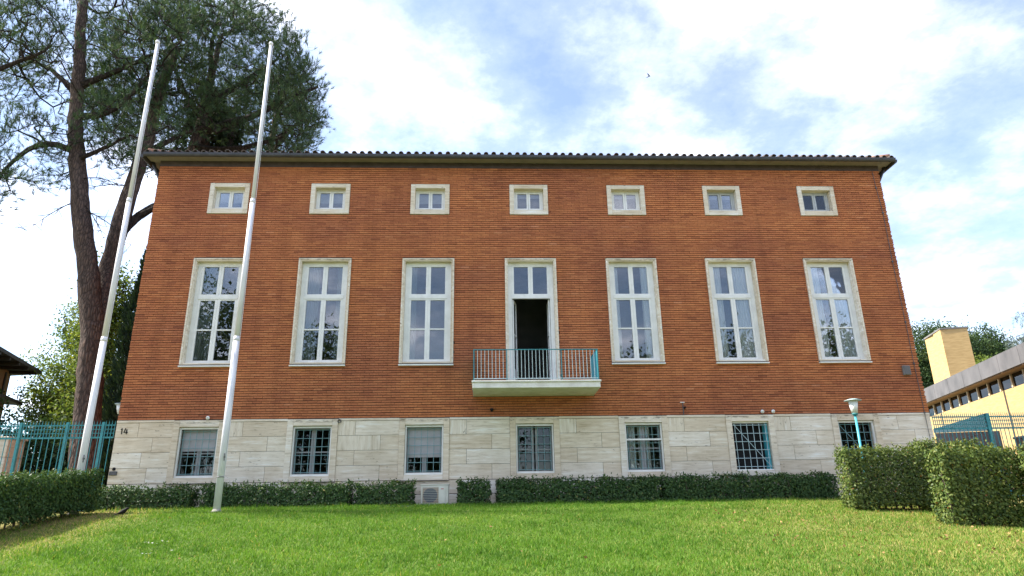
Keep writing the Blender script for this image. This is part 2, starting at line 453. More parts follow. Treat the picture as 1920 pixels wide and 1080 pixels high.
def ground_mat():
    m, N, L, B = new_mat('lawn_soil')
    v = pos_node(N, L)
    a = noise(N, L, v, 0.45, 4)
    b = noise(N, L, v, 9.0, 5)
    c = ramp(N, L, b, [(0.3, (0.050, 0.085, 0.016)), (0.7, (0.105, 0.160, 0.030))])
    # dry ground at the lawn's edges: right-hand corner and along the left hedge
    sp = N.new('ShaderNodeSeparateXYZ'); g = N.new('ShaderNodeNewGeometry'); L.new(g.outputs['Position'], sp.inputs[0])
    mr = N.new('ShaderNodeMapRange'); mr.inputs[1].default_value = 1.5; mr.inputs[2].default_value = 7.5; L.new(sp.outputs['X'], mr.inputs[0])
    ml = N.new('ShaderNodeMapRange'); ml.inputs[1].default_value = -8.6; ml.inputs[2].default_value = -10.4; L.new(sp.outputs['X'], ml.inputs[0])
    mx = N.new('ShaderNodeMath'); mx.operation = 'MAXIMUM'; L.new(mr.outputs[0], mx.inputs[0]); L.new(ml.outputs[0], mx.inputs[1])
    mu = N.new('ShaderNodeMath'); mu.operation = 'MULTIPLY'; L.new(mx.outputs[0], mu.inputs[0]); L.new(ramp(N, L, a, [(0.35, (0.25,) * 3), (0.6, (1, 1, 1))]), mu.inputs[1])
    c = mixc(N, L, mu.outputs[0], c, (0.24, 0.185, 0.075))
    L.new(c, B.inputs['Base Color']); B.inputs['Roughness'].default_value = 0.95; B.inputs['Specular IOR Level'].default_value = 0.1
    bump(N, L, B, b, 0.5, 0.03)
    return m


M['lawn'] = ground_mat()
M['ground'] = simple('bare_ground', (0.16, 0.15, 0.10), (0.09, 0.11, 0.05), 0.95, 0.6)
M['kerb'] = simple('kerb_stone', (0.36, 0.34, 0.30), (0.27, 0.255, 0.22), 0.85, 5)

# ------------------------------------------------------------------ the ground
PROF = [(-60, -2.2), (-20, -1.66), (-13, -1.05), (-10, -0.75), (-7, -0.46), (-5.5, -0.28), (-4, -0.07), (-3, 0.07), (-2, 0.20), (-1.2, 0.285), (-0.6, 0.30), (400, 0.30)]


def lawn_z(x, y):
    z = np.interp(y, [p[0] for p in PROF], [p[1] for p in PROF])
    w = np.clip((-y - 0.8) / 3.0, 0, 1)
    return z + w * (0.03 * np.sin(x * 0.55 + y * 0.4) - 0.03 * np.clip(x - 5.5, 0, 6) + 0.012 * np.clip(-6 - x, 0, 6))


def make_lawn():
    xs = np.concatenate([np.linspace(-400, -30, 8), np.linspace(-24, 24, 97), np.linspace(30, 400, 8)])
    ys = np.concatenate([np.linspace(-60, -20, 9), np.linspace(-19, -0.5, 75)])
    X, Y = np.meshgrid(xs, ys)
    Z = lawn_z(X, Y)
    nx, ny = len(xs), len(ys)
    v = np.stack([X, Y, Z], -1).reshape(-1, 3)
    f = [(j * nx + i, j * nx + i + 1, (j + 1) * nx + i + 1, (j + 1) * nx + i) for j in range(ny - 1) for i in range(nx - 1)]
    b = MB(); b.add(v.tolist(), f)
    o = b.build('lawn', M['lawn'], smooth=True, origin=(0, 0, 0))
    tag(o, 'mown green lawn rising gently towards the brick building', 'lawn', kind='structure')
    b = MB(); b.add([(-400, -0.5, 0.296), (400, -0.5, 0.296), (400, 900, 0.296), (-400, 900, 0.296)], [(0, 1, 2, 3)])
    o = b.build('ground', M['ground'], origin=(0, 0, 0.296))
    tag(o, 'flat bare ground round and behind the buildings', 'ground', kind='structure')


make_lawn()

# ------------------------------------------------------------------ the building
HW, BD = 11.735, 11.0                       # half width and depth
ZT, ZB = 2.72, 10.74                        # top of travertine, top of brick
BAY = 3.15
building = empty('office_building', (0, 0, 0.3), 'wide three storey red brick building on pale travertine base with tiled roof', 'building')

T_O, T_I = 0.795, 0.705                     # tall windows: outer stone, opening
TZ0, TZ1, TI1 = 4.24, 7.59, 7.50
U_O, U_I, UZ0, UZ1 = 0.614, 0.475, 9.09, 10.138
G_O, G_I, GZ0, GZ1 = 0.711, 0.545, 0.985, 2.70
KS = range(-3, 4)
openings = []                                # outer stone rectangles, for the brickwork
inner = []                                   # clear openings, for the wall
for k in KS:
    x = k * BAY
    openings.append((x - U_O, x + U_O, UZ0, UZ1)); inner.append((x - U_I, x + U_I, 9.25, 10.0))
    zb = TZ0 if k else 3.54
    openings.append((x - T_O, x + T_O, zb if k else 3.3, TZ1)); inner.append((x - T_I, x + T_I, 4.34 if k else 3.55, TI1))
    inner.append((x - G_I, x + G_I, 1.13, 2.52))


def wall_with_holes(mb, x0, x1, z0, z1, y0, y1, holes):
    xs = sorted({x0, x1, *[h[0] for h in holes], *[h[1] for h in holes]})
    zs = sorted({z0, z1, *[h[2] for h in holes], *[h[3] for h in holes]})
    xs = [x for x in xs if x0 <= x <= x1]; zs = [z for z in zs if z0 <= z <= z1]
    for j in range(len(zs) - 1):
        zc = (zs[j] + zs[j + 1]) / 2
        start = None
        for i in range(len(xs) - 1):
            xc = (xs[i] + xs[i + 1]) / 2
            solid = not any(h[0] < xc < h[1] and h[2] < zc < h[3] for h in holes)
            if solid and start is None: start = xs[i]
            if (not solid or i == len(xs) - 2) and start is not None:
                mb.box(start, xs[i + 1] if solid else xs[i], y0, y1, zs[j], zs[j + 1])
                start = None


inner = [(h[0] - 0.03, h[1] + 0.03, h[2] - 0.03, h[3] + 0.03) for h in inner]
b = MB()
wall_with_holes(b, -HW + 0.01, HW - 0.01, 0.0, 10.95, 0.020, 0.36, inner)
b.build('wall', M['mortar'], building)
b = MB()
b.box(-HW, -HW + 0.35, 0.37, BD, 0.0, 10.95); b.box(HW - 0.35, HW, 0.37, BD, 0.0, 10.95); b.box(-HW + 0.36, HW - 0.36, BD - 0.35, BD, 0.0, 10.95)
b.build('side_wall', M['brick'], building)
b = MB()
for z in (0.1, 2.95, 8.3, 10.6):
    b.box(-HW + 0.36, HW - 0.36, 0.37, BD - 0.4, z, z + 0.25)
b.build('floor_slab', M['interior'], building)
b = MB()
b.box(-HW + 0.37, HW - 0.37, 5.0, 5.1, 0.36, 10.59)
for i in range(-3, 3):
    x = (i + 0.5) * BAY
    b.box(x - 0.05, x + 0.05, 0.38, 4.99, 0.36, 10.59)
b.build('interior_wall', M['interior'], building)

# brick courses: every brick a piece of geometry, the 300 that show largest as objects of their own
COURSE, BH, BL = 0.0722, 0.0535, 0.262
n_courses = int((ZB - ZT) / COURSE)
bricks = []
for c in range(n_courses):
    z = ZT + 0.012 + c * COURSE
    off = (0.5 if c % 2 else 0.0) * BL + random.uniform(-0.02, 0.02)
    cuts = [(o[0], o[1]) for o in openings if o[2] < z + BH and o[3] > z]
    x = -HW - off
    course_t = random.gauss(0, 0.05)
    while x < HW:
        x0, x1 = max(x, -HW), min(x + BL - 0.006, HW)
        segs = [(x0, x1)]
        for a0, a1 in cuts:
            new = []
            for s0, s1 in segs:
                if s1 <= a0 or s0 >= a1: new.append((s0, s1)); continue
                if s0 < a0: new.append((s0, a0 - 0.004))
                if s1 > a1: new.append((a1 + 0.004, s1))
            segs = new
        for s0, s1 in segs:
            if s1 - s0 > 0.03:
                bricks.append((s0, s1, z, min(1, max(0, random.gauss(0.48, 0.17) + course_t)), random.uniform(-0.0035, 0.0035), random.uniform(-0.0025, 0.0025)))
        x += BL
full = [i for i, q in enumerate(bricks) if q[1] - q[0] > BL - 0.01]
full.sort(key=lambda i: (bricks[i][0] + 1.53) ** 2 + 389 + bricks[i][2] ** 2)
pick = set(full[:300])
LB = BL - 0.006
variants = []
for i in range(10):
    b = MB(); b.box(-LB / 2, LB / 2, 0, 0.03, 0, BH, rnd=0.12 + 0.085 * i)
    me_o = b.build('brick', M['brick'], building, origin=(0, 0, 0), bevel=0.002)
    variants.append(me_o.data)
    bpy.data.objects.remove(me_o)
bv, br = [], []
for i, (x0, x1, z, t, dy_, dz_) in enumerate(bricks):
    if i in pick:
        link('brick', variants[min(9, max(0, int((t - 0.08) / 0.085)))], ((x0 + x1) / 2, dy_ - 0.004, z + dz_), building)
        continue
    y0, y1 = -0.004 + dy_, 0.028
    z0, z1 = z + dz_, z + BH + dz_
    A, Bq, C_, D_ = (x0, y0, z0), (x1, y0, z0), (x1, y0, z1), (x0, y0, z1)
    a2, b2, c2, d2 = (x0, y1, z0), (x1, y1, z0), (x1, y1, z1), (x0, y1, z1)
    bv += [A, Bq, C_, D_, D_, C_, c2, d2, a2, b2, Bq, A, A, D_, d2, a2, Bq, b2, c2, C_]
    br += [t] * 5
o = np_mesh('brickwork', bv, 4, br, M['brick'], building)
o['kind'] = 'stuff'

# travertine base: slabs between the window surrounds
rows = [2.648, 2.238, 1.824, 1.412, 0.992]
slab_meshes = {}


def slab(x0, x1, z0, z1, vertical=False, y0=0.0, nm='travertine_slab'):
    b = MB(); b.box(x0 + 0.004, x1 - 0.004, y0 + random.uniform(-0.003, 0.003), 0.03, z0 + 0.004, z1 - 0.004, rnd=random.random())
    return b.build(nm, M['travv'] if vertical else M['trav'], building, bevel=0.003)


gaps = [(-HW - 0.005, -3 * BAY - G_O)] + [(k * BAY + G_O, (k + 1) * BAY - G_O) for k in range(-3, 3)] + [(3 * BAY + G_O, HW + 0.005)]
for gi, (g0, g1) in enumerate(gaps):
    slab(g0, g1, rows[0], ZT - 0.002, y0=-0.012)
    w = g1 - g0
    for r in range(4):
        cut = (0.49 if r % 2 == 0 else w - 0.52) if 0 < gi < 7 else (0.56 if r % 2 == 0 else 1.02)
        if gi == 0: cut = [0.62, 1.05, 0.80, 1.0][r]
        xm = g0 + min(cut, w - 0.2)
        za, zb_ = rows[r + 1], rows[r]
        slab(g0, xm, za, zb_, vertical=(r == 0 and 0 < gi < 7) or (r == 1 and gi == 2))
        slab(xm, g1, za, zb_, vertical=(r == 1 and gi == 3 and False))
x = -HW - 0.005
while x < HW - 0.1:
    x1 = min(x + random.uniform(1.3, 1.9), HW + 0.005)
    if HW - x1 < 0.5: x1 = HW + 0.005
    slab(x, x1, 0.62, 0.985, y0=0.004)
    slab(x, x1, -0.1, 0.612, y0=0.008)
    x = x1


def frame(mb, x0, x1, z0, z1, t, y0, y1, tb=None, tt=None):
    tb = t if tb is None else tb; tt = t if tt is None else tt
    mb.box(x0, x0 + t, y0, y1, z0, z1); mb.box(x1 - t, x1, y0, y1, z0, z1)
    mb.box(x0 + t, x1 - t, y0, y1, z0, z0 + tb); mb.box(x0 + t, x1 - t, y0, y1, z1 - tt, z1)


def one(name, material, parent, *box, rnd=None, bevel=0):
    b = MB(); b.box(*box, rnd=random.random() if rnd is None else rnd)
    return b.build(name, material, parent, bevel=bevel)


def pane(parent, x0, x1, z0, z1, y, m=None):
    return one('pane', m or M['glass'], parent, x0, x1, y, y + 0.006, z0, z1)


def stone_surround(par, x, ow, iw, z0, z1, ib, it, y0, y1):
    for nm, bx in (('jamb', (x - ow, x - iw, y0, y1, z0, z1)), ('jamb', (x + iw, x + ow, y0, y1, z0, z1))):
        one(nm, M['stone'], par, *bx, bevel=0.006)
    one('lintel', M['stone'], par, x - iw + 0.001, x + iw - 0.001, y0 + 0.002, y1, it, z1, bevel=0.005)
    if ib is not None:
        one('window_sill', M['stone'], par, x - iw + 0.001, x + iw - 0.001, y0 + 0.002, y1, z0, ib, bevel=0.005)


# top row: small windows
for k in KS:
    x = k * BAY
    b = MB(); y0, y1 = 0.16, 0.22
    frame(b, x - 0.47, x + 0.47, 9.262, 10.0, 0.055, y0, y1, 0.06, 0.04)
    win = b.build('attic_window', M['white'] if k < 2 else M['frame_pale'], building)
    stone_surround(win, x, U_O, U_I, UZ0, UZ1, 9.255, 9.998, -0.035, 0.30)
    for s in (-1, 1):
        b = MB(); a0, a1 = (x - 0.412, x - 0.004) if s < 0 else (x + 0.004, x + 0.412)
        frame(b, a0, a1, 9.328, 9.955, 0.055, y0 + 0.004, y1 - 0.012)
        b.build('sash', M['white'] if k < 2 else M['frame_pale'], win)
        pane(win, a0 + 0.05, a1 - 0.05, 9.38, 9.905, y0 + 0.03)
    one('shutter_box', M['soffit'], win, x - 0.47, x + 0.47, 0.225, 0.30, 9.97, 10.05)
    one('room_blind', M['blind'], win, x - 0.44, x + 0.44, 0.305, 0.31, 9.60 if k in (-3, -2, -1) else 9.80, 9.98)


def curtain(x0, x1, z0, z1, y, folds, amp, m, label, group='curtains behind the windows'):
    n = 48
    vs, fs = [], []
    ph = random.random() * 6
    for i in range(n + 1):
        u = i / n
        a = math.sin(u * folds * 2 * math.pi + ph) * amp * 0.55 + math.sin(u * folds * 4.7 + 1) * amp * 0.3
        for z in (z0, (z0 + z1) / 2, z1):
            vs.append((x0 + (x1 - x0) * u, y + a * (1.2 if z < z1 else 0.7), z))
    for i in range(n):
        for j in range(2):
            p = i * 3 + j
            fs.append((p, p + 3, p + 4, p + 1))
    b = MB(); b.add(vs, fs)
    o = b.build('curtain', m, smooth=True)
    return tag(o, label, 'curtain', group)


# middle row: tall windows and the balcony door
def white_frame_tall(x, door=False):
    y0, y1 = 0.13, 0.20
    b = MB()
    zb = 3.56 if door else 4.35
    b.box(x - 0.702, x - 0.585, y0, y1, zb, 7.495); b.box(x + 0.585, x + 0.702, y0, y1, zb, 7.495)
    b.box(x - 0.585, x + 0.585, y0, y1, 7.40, 7.495)
    b.box(x - 0.585, x + 0.585, y0 - 0.012, y1, 6.335, 6.445)
    if not door: b.box(x - 0.585, x + 0.585, y0, y1, 4.35, 4.40)
    win = b.build('balcony_window' if door else 'tall_window', M['white'], building)
    return win, y0, y1


for k in KS:
    x = k * BAY
    door = k == 0
    win, y0, y1 = white_frame_tall(x, door)
    zb = 3.545 if door else TZ0 + 0.06
    for nm, bx in (('jamb', (x - T_O, x - T_I, -0.03, 0.28, zb, TZ1)), ('jamb', (x + T_I, x + T_O, -0.03, 0.28, zb, TZ1))):
        b = MB(); b.box(*bx, rnd=random.random()); sgn = 1 if bx[0] > x else -1
        e0, e1 = (bx[0] + 0.04, bx[1]) if sgn > 0 else (bx[0], bx[1] - 0.04)
        b.box(e0, e1, -0.055, -0.0302, zb + 0.001, TZ1 - 0.001, rnd=0.6)
        b.build(nm, M['stone'], win)
    b = MB(); b.box(x - T_I + 0.001, x + T_I - 0.001, -0.028, 0.28, TI1, TZ1 - 0.0005); b.box(x - T_O + 0.04, x + T_O - 0.04, -0.054, -0.0302, TZ1 - 0.05, TZ1 - 0.0015)
    b.build('lintel', M['stone'], win)
    if not door:
        one('window_sill', M['stone'], win, x - T_I + 0.001, x + T_I - 0.001, -0.028, 0.28, TZ0 + 0.062, 4.345, bevel=0.004)
        one('drip_ledge', M['white'], win, x - T_O - 0.01, x + T_O + 0.01, -0.085, 0.02, TZ0 - 0.02, TZ0 + 0.022, bevel=0.004)
    # top light: two fixed sashes
    for s in (-1, 1):
        a0, a1 = (x - 0.583, x - 0.002) if s < 0 else (x + 0.002, x + 0.583)
        b = MB(); frame(b, a0, a1, 6.447, 7.398, 0.07, y0 + 0.006, y1 - 0.008, 0.035, 0.03)
        b.build('sash', M['white'], win)
        pane(win, a0 + 0.065, a1 - 0.065, 6.48, 7.37, y0 + 0.035)
    if not door:
        for s in (-1, 1):
            a0, a1 = (x - 0.583, x - 0.002) if s < 0 else (x + 0.002, x + 0.583)
            b = MB(); frame(b, a0, a1, 4.402, 6.333, 0.072, y0 + 0.006, y1 - 0.008, 0.045, 0.045)
            b.box(a0 + 0.072, a1 - 0.072, y0 + 0.008, y1 - 0.01, 5.355, 5.395)
            b.build('sash', M['white'], win)
            pane(win, a0 + 0.068, a1 - 0.068, 4.445, 5.357, y0 + 0.035)
            pane(win, a0 + 0.068, a1 - 0.068, 5.393, 6.290, y0 + 0.035)
    else:
        # two glazed leaves folded back into the room
        for s in (-1, 1):
            hx = x + s * 0.575
            ang = math.radians(78 if s < 0 else 91)
            ca, sa = math.cos(ang), math.sin(ang)
            def tr(u, v, z, s=s, hx=hx):        # u along the leaf from the hinge, v thickness
                return (hx - s * (u * ca + v * sa), 0.205 + u * sa - v * ca * 0.0 + v * 0.0, z)
            b = MB()
            def lb(u0, u1, z0, z1, v0=0.0, v1=0.04):
                q = [tr(u0, v0, z0), tr(u1, v0, z0), tr(u1, v1, z0), tr(u0, v1, z0), tr(u0, v0, z1), tr(u1, v0, z1), tr(u1, v1, z1), tr(u0, v1, z1)]
                b.add(q, [(0, 3, 2, 1), (4, 5, 6, 7), (0, 1, 5, 4), (1, 2, 6, 5), (2, 3, 7, 6), (3, 0, 4, 7)])
            lb(0, 0.07, 3.58, 6.325); lb(0.50, 0.57, 3.58, 6.325)
            for z0, z1 in ((3.58, 4.18), (5.22, 5.26), (6.27, 6.325)): lb(0.07, 0.50, z0, z1)
            leaf = b.build('door_leaf', M['white'], win)
            b = MB()
            lb(0.07, 0.50, 4.18, 5.22, 0.015, 0.022); lb(0.07, 0.50, 5.26, 6.27, 0.015, 0.022)
            b.build('pane', M['glass'], win)
        one('threshold', M['stone'], win, x - 0.67, x + 0.67, -0.02, 0.30, 3.546, 3.56)

CW = 0.222
curtain(-9.45 - 0.56, -9.45 - 0.12, 4.4, 7.40, CW, 5, 0.025, M['curtain_grey'], 'grey curtain on the left side inside the leftmost tall window')
curtain(-6.3 - 0.56, -6.3 - 0.17, 4.4, 7.40, CW, 4, 0.025, M['curtain_grey'], 'grey curtain on the left inside the second tall window from the left')
curtain(-6.3 + 0.36, -6.3 + 0.56, 4.4, 7.40, CW, 3, 0.02, M['curtain_grey'], 'narrow grey curtain on the right inside the second tall window from the left')
curtain(-3.15 - 0.56, -3.15 - 0.36, 4.4, 7.40, CW, 3, 0.02, M['curtain_grey'], 'narrow grey curtain at the left inside the tall window left of the balcony')
curtain(3.15 - 0.56, 3.15 - 0.40, 4.4, 7.40, CW, 3, 0.02, M['curtain'], 'thin white curtain at the left inside the tall window right of the balcony')
curtain(3.15 + 0.32, 3.15 + 0.56, 4.4, 7.40, CW, 4, 0.02, M['curtain'], 'thin white curtain at the right inside the tall window right of the balcony')
curtain(6.3 - 0.56, 6.3 - 0.28, 4.4, 7.40, CW, 4, 0.022, M['curtain'], 'white curtain on the left inside the second tall window from the right')
curtain(6.3 + 0.07, 6.3 + 0.56, 4.4, 7.40, CW, 6, 0.025, M['curtain'], 'wide white curtain on the right inside the second tall window from the right')
curtain(9.45 - 0.56, 9.45 - 0.26, 4.4, 7.40, CW, 4, 0.022, M['curtain'], 'white curtain on the left inside the rightmost tall window')
curtain(9.45 + 0.07, 9.45 + 0.56, 4.4, 7.40, CW, 6, 0.025, M['curtain'], 'wide white curtain on the right inside the rightmost tall window')

# bottom row: barred windows in the travertine
for k in KS:
    x = k * BAY
    y0, y1 = 0.03, 0.09
    open_w = k == 2
    b = MB()
    if not open_w:
        frame(b, x - 0.538, x + 0.538, 1.14, 2.505, 0.038, y0, y1, 0.05, 0.05)
        if k == 1: b.box(x - 0.50, x + 0.50, y0 + 0.002, y1, 2.015, 2.06)
    else:
        b.box(x - 0.538, x + 0.538, 0.02, 0.20, 1.135, 1.165); b.box(x - 0.538, x + 0.538, 0.03, 0.20, 2.47, 2.515)
    win = b.build('barred_window', M['white'], building)
    stone_surround(win, x, G_O, G_I, GZ0, GZ1, 1.135, 2.515, -0.035, 0.30)
    b = MB(); b.box(x - G_O, x + G_O, -0.05, 0.02, GZ0 - 0.016, GZ0 - 0.002); b.build('drip_ledge', M['darkmetal'], win)
    gm = M['grille_light'] if open_w else M['grille']
    yg = 0.115 if not open_w else 0.05
    for i in range(6):
        xx = x - 0.45 + i * 0.18
        b = MB(); b.tube([(xx, yg, 1.145), (xx, yg, 2.50)], 0.0085 if open_w else 0.008, 6); b.build('grille_bar', gm, win)
    for i in range(6):
        zz = 1.24 + i * 0.234
        b = MB(); b.tube([(x - 0.53, yg - 0.016, zz), (x + 0.53, yg - 0.016, zz)], 0.0085 if open_w else 0.008, 6); b.build('grille_bar', gm, win)
    if k in (2, 3):
        b = MB(); b.tube([(x - 0.50, yg - 0.03, 2.44), (x + 0.50, yg - 0.03, 1.22)], 0.008, 6); b.build('brace_bar', gm, win)
    if open_w:
        one('shutter', M['cyan'], win, x + 0.475, x + 0.515, 0.07, 0.50, 1.17, 2.46)
        one('dark_room_sheet', M['black'], win, x - 0.53, x + 0.47, 0.34, 0.35, 1.14, 2.51)  # black sheet standing in for the unlit room behind the opening
        continue
    # inner sashes
    b = MB()
    ajar = 0.02 if k == 0 else 0.0
    if k == 3:
        pane(win, x - 0.50, x + 0.50, 1.20, 2.45, 0.225, M['glass2'])
        continue
    for s in (-1, 1):
        a0, a1 = (x - 0.52, x - 0.004 - ajar) if s < 0 else (x + 0.004 + ajar, x + 0.52)
        b = MB(); frame(b, a0, a1, 1.16, 2.49, 0.055, 0.20, 0.245, 0.06, 0.06)
        b.box(a0 + 0.055, a1 - 0.055, 0.205, 0.24, 1.785, 1.82)
        b.build('sash', M['frame_grey'], win)
        gq = M['glass'] if k == 1 else M['glass2']
        pane(win, a0 + 0.05, a1 - 0.05, 1.215, 1.785, 0.225, gq); pane(win, a0 + 0.05, a1 - 0.05, 1.815, 2.435, 0.225, gq)
    if k == -3: one('roller_blind', M['blind'], win, x - 0.49, x + 0.49, 0.165, 0.172, 1.86, 2.50)
    if k == -1: one('roller_blind', M['blind'], win, x - 0.49, x + 0.49, 0.165, 0.172, 1.62, 2.50)
curtain(BAY - 0.42, BAY - 0.20, 1.20, 2.45, 0.275, 3, 0.02, M['curtain'], 'white curtain at the left inside the barred window with a white transom')
curtain(BAY - 0.12, BAY + 0.22, 1.20, 2.45, 0.275, 5, 0.02, M['curtain'], 'white curtain hanging mid-pane in the barred window with a white transom')

# eaves, gutter, roof
OV = 0.33
b = MB(); b.box(-HW - 0.004, HW + 0.004, -0.006, 0.019, ZB - 0.004, 10.93); b.build('eave_shade', M['eave_shade'], building)  # added wall strip, the soffit's shade painted in as its colour
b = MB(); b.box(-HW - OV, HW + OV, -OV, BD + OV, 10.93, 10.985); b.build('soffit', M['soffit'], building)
b = MB()
def gutter(p, q, nrm):
    n = 7
    vs, fs = [], []
    for P_ in (p, q):
        for i in range(n):
            a = math.pi * i / (n - 1)
            vs.append((P_[0] + nrm[0] * (0.065 - 0.065 * math.cos(a)), P_[1] + nrm[1] * (0.065 - 0.065 * math.cos(a)), P_[2] - 0.10 * math.sin(a)))
        vs.append((P_[0] + nrm[0] * 0.13, P_[1] + nrm[1] * 0.13, P_[2] + 0.025))
        vs.append((P_[0], P_[1], P_[2] + 0.02))
    m_ = n + 2
    fs = [(i, (i + 1) % m_, (i + 1) % m_ + m_, i + m_) for i in range(m_)] + [tuple(range(m_)), tuple(reversed(range(m_, 2 * m_)))]
    b.add(vs, fs)
ge = OV + 0.02
gutter((-HW - ge, -ge, 10.955), (HW + ge, -ge, 10.955), (0, -1))
gutter((HW + ge, -ge, 10.955), (HW + ge, BD, 10.955), (1, 0))
gutter((-HW - ge, BD, 10.955), (-HW - ge, -ge, 10.955), (-1, 0))
b.build('gutter', M['gutter'], building)
SL = math.tan(math.radians(17))
ex, ey0, ey1 = HW + OV + 0.05, -OV - 0.05, BD + OV + 0.05
half = (ey1 - ey0) / 2
rz = 10.99 + half * SL
b = MB()
b.add([(-ex, ey0, 10.99), (ex, ey0, 10.99), (ex, ey1, 10.99), (-ex, ey1, 10.99), (-ex + half, ey0 + half, rz), (ex - half, ey0 + half, rz)],
      [(0, 1, 5, 4), (1, 2, 5), (2, 3, 4, 5), (3, 0, 4), (0, 3, 2, 1)])
roof = b.build('roof', M['tile'], building)


def half_pipe(length, r0, r1, seg=6):
    """curved clay tile lying along +Y, rising with the roof"""
    vs, fs = [], []
    for t, rr in ((0, r0), (1, r1)):
        for th in (0.0, 0.014):
            for i in range(seg + 1):
                a = math.pi * i / seg
                vs.append((-(rr + th) * math.cos(a), t * length, t * length * SL + (rr + th) * math.sin(a)))
    m_ = seg + 1
    for i in range(seg):
        fs += [(i, i + 1, 2 * m_ + i + 1, 2 * m_ + i), (m_ + i, 3 * m_ + i, 3 * m_ + i + 1, m_ + i + 1), (i, m_ + i, m_ + i + 1, i + 1)]
    return vs, fs


vs, fs = half_pipe(0.46, 0.062, 0.056)
b = MB(); b.add(vs, fs); proto = b.build('roof_tile', M['tile_backlit'], building, origin=(0, 0, 0), smooth=True)
tile_me = proto.data
bpy.data.objects.remove(proto)
nt_ = 98
sp_ = (2 * ex - 0.3) / (nt_ - 1)
fieldb = MB()
for i in range(nt_):
    xx = -ex + 0.15 + i * sp_
    o = link('roof_tile', tile_me, (xx + random.uniform(-0.012, 0.012), ey0 - 0.10 + random.uniform(-0.02, 0.015), 10.992 + random.uniform(-0.008, 0.010)), roof)
    o.rotation_euler.z = random.uniform(-0.03, 0.03)
    run = min(half, ex - abs(xx)) - 0.35
    if run > 0.2:
        v2, f2 = half_pipe(run, 0.08, 0.075, 4)
        fieldb.add([(p[0] + xx, p[1] + ey0 + 0.33, p[2] + 11.00 + 0.33 * SL) for p in v2], f2)
o = fieldb.build('tile_field', M['tile'], roof); o['kind'] = 'stuff'
for s in (-1, 1):                                    # hip tiles at the two front corners
    for i in range(14):
        t0 = 0.1 + i * 0.38
        p = (s * (ex - t0), ey0 + t0, 11.06 + t0 * SL)
        q = (s * (ex - t0 - 0.42), ey0 + t0 + 0.42, 11.10 + (t0 + 0.42) * SL)
        b = MB(); b.tube([p, q], [0.115, 0.095], 10); b.build('hip_tile', M['tile'], roof, smooth=True)

# downpipes on the two flanks, lightning cable at the right
for s in (-1, 1):
    b = MB(); b.tube([(s * (HW + 0.09), 0.30, 0.3), (s * (HW + 0.09), 0.30, 10.4), (s * (HW + 0.30), 0.1, 10.95)], 0.055, 8)
    b.build('downpipe', M['gutter'], building, smooth=True)
b = MB()
cab = [(11.50, -0.02, 10.72), (11.52, -0.02, 10.1), (11.58, -0.02, 9.2), (11.56, -0.02, 7.5), (11.575, -0.02, 5.5), (11.57, -0.02, 4.2), (11.585, -0.02, 2.72), (11.585, -0.035, 1.3)]
b.tube(cab, 0.008, 5); b.build('lightning_cable', M['darkmetal'], building)
for p in cab[1:-1]:
    b = MB(); b.box(p[0] - 0.025, p[0] + 0.025, -0.03, 0.0, p[2] - 0.02, p[2] + 0.02); b.build('cable_clip', M['darkmetal'], building)

# house number
b = MB(); b.box(-11.575, -11.55, -0.012, -0.004, 2.34, 2.50); b.prism([(-11.575, 2.50), (-11.605, 2.465), (-11.59, 2.455), (-11.57, 2.475)], 'y', -0.012, -0.004); b.build('number_digit', M['black'], building)
b = MB(); b.box(-11.445, -11.42, -0.012, -0.004, 2.34, 2.47); b.box(-11.51, -11.40, -0.0125, -0.0035, 2.375, 2.397); b.prism([(-11.51, 2.397), (-11.485, 2.397), (-11.455, 2.50), (-11.48, 2.50)], 'y', -0.0122, -0.0038); b.build('number_digit', M['black'], building)

# ------------------------------------------------------------------ balcony (a part of the building)
b = MB()
b.prism([(-1.20, 3.34), (-1.20, 3.495), (0.0155, 3.495), (0.0155, 3.305)], 'x', -1.765, 1.765)
balc = b.build('balcony', M['concrete'], building, bevel=0.008)
one('slab_lip', M['concrete'], balc, -1.79, 1.79, -1.235, 0.0, 3.497, 3.543, bevel=0.006)
RX, RY, RZ = 1.735, -1.13, 4.43
b = MB(); b.box(-RX - 0.02, RX + 0.02, RY - 0.016, RY + 0.016, RZ - 0.012, RZ + 0.010)
b.box(-RX - 0.02, -RX + 0.02, RY + 0.02, 0.0, RZ - 0.012, RZ + 0.012); b.box(RX - 0.02, RX + 0.02, RY + 0.02, 0.0, RZ - 0.012, RZ + 0.012)
b.build('handrail', M['teal'], balc)
b = MB(); b.box(-RX, RX, RY - 0.012, RY + 0.012, 3.60, 3.62); b.build('bottom_rail', M['railwhite'], balc)
nb = 34
for i in range(nb + 1):
    xx = -RX + 2 * RX * i / nb
    post = i in (0, 9, 24, nb)
    b = MB(); w = 0.013 if post else 0.0075
    b.box(xx - w, xx + w, RY - w, RY + w, 3.543 if post else 3.62, RZ - 0.012)
    b.build('rail_post' if post else 'baluster', M['teal'] if post else M['railwhite'], balc)
one('side_panel', M['cyan'], balc, RX - 0.008, RX + 0.008, RY + 0.03, -0.01, 3.60, RZ - 0.012)
one('side_panel', M['cyan'], balc, -RX - 0.008, -RX + 0.008, RY + 0.03, -0.01, 3.60, RZ - 0.012)

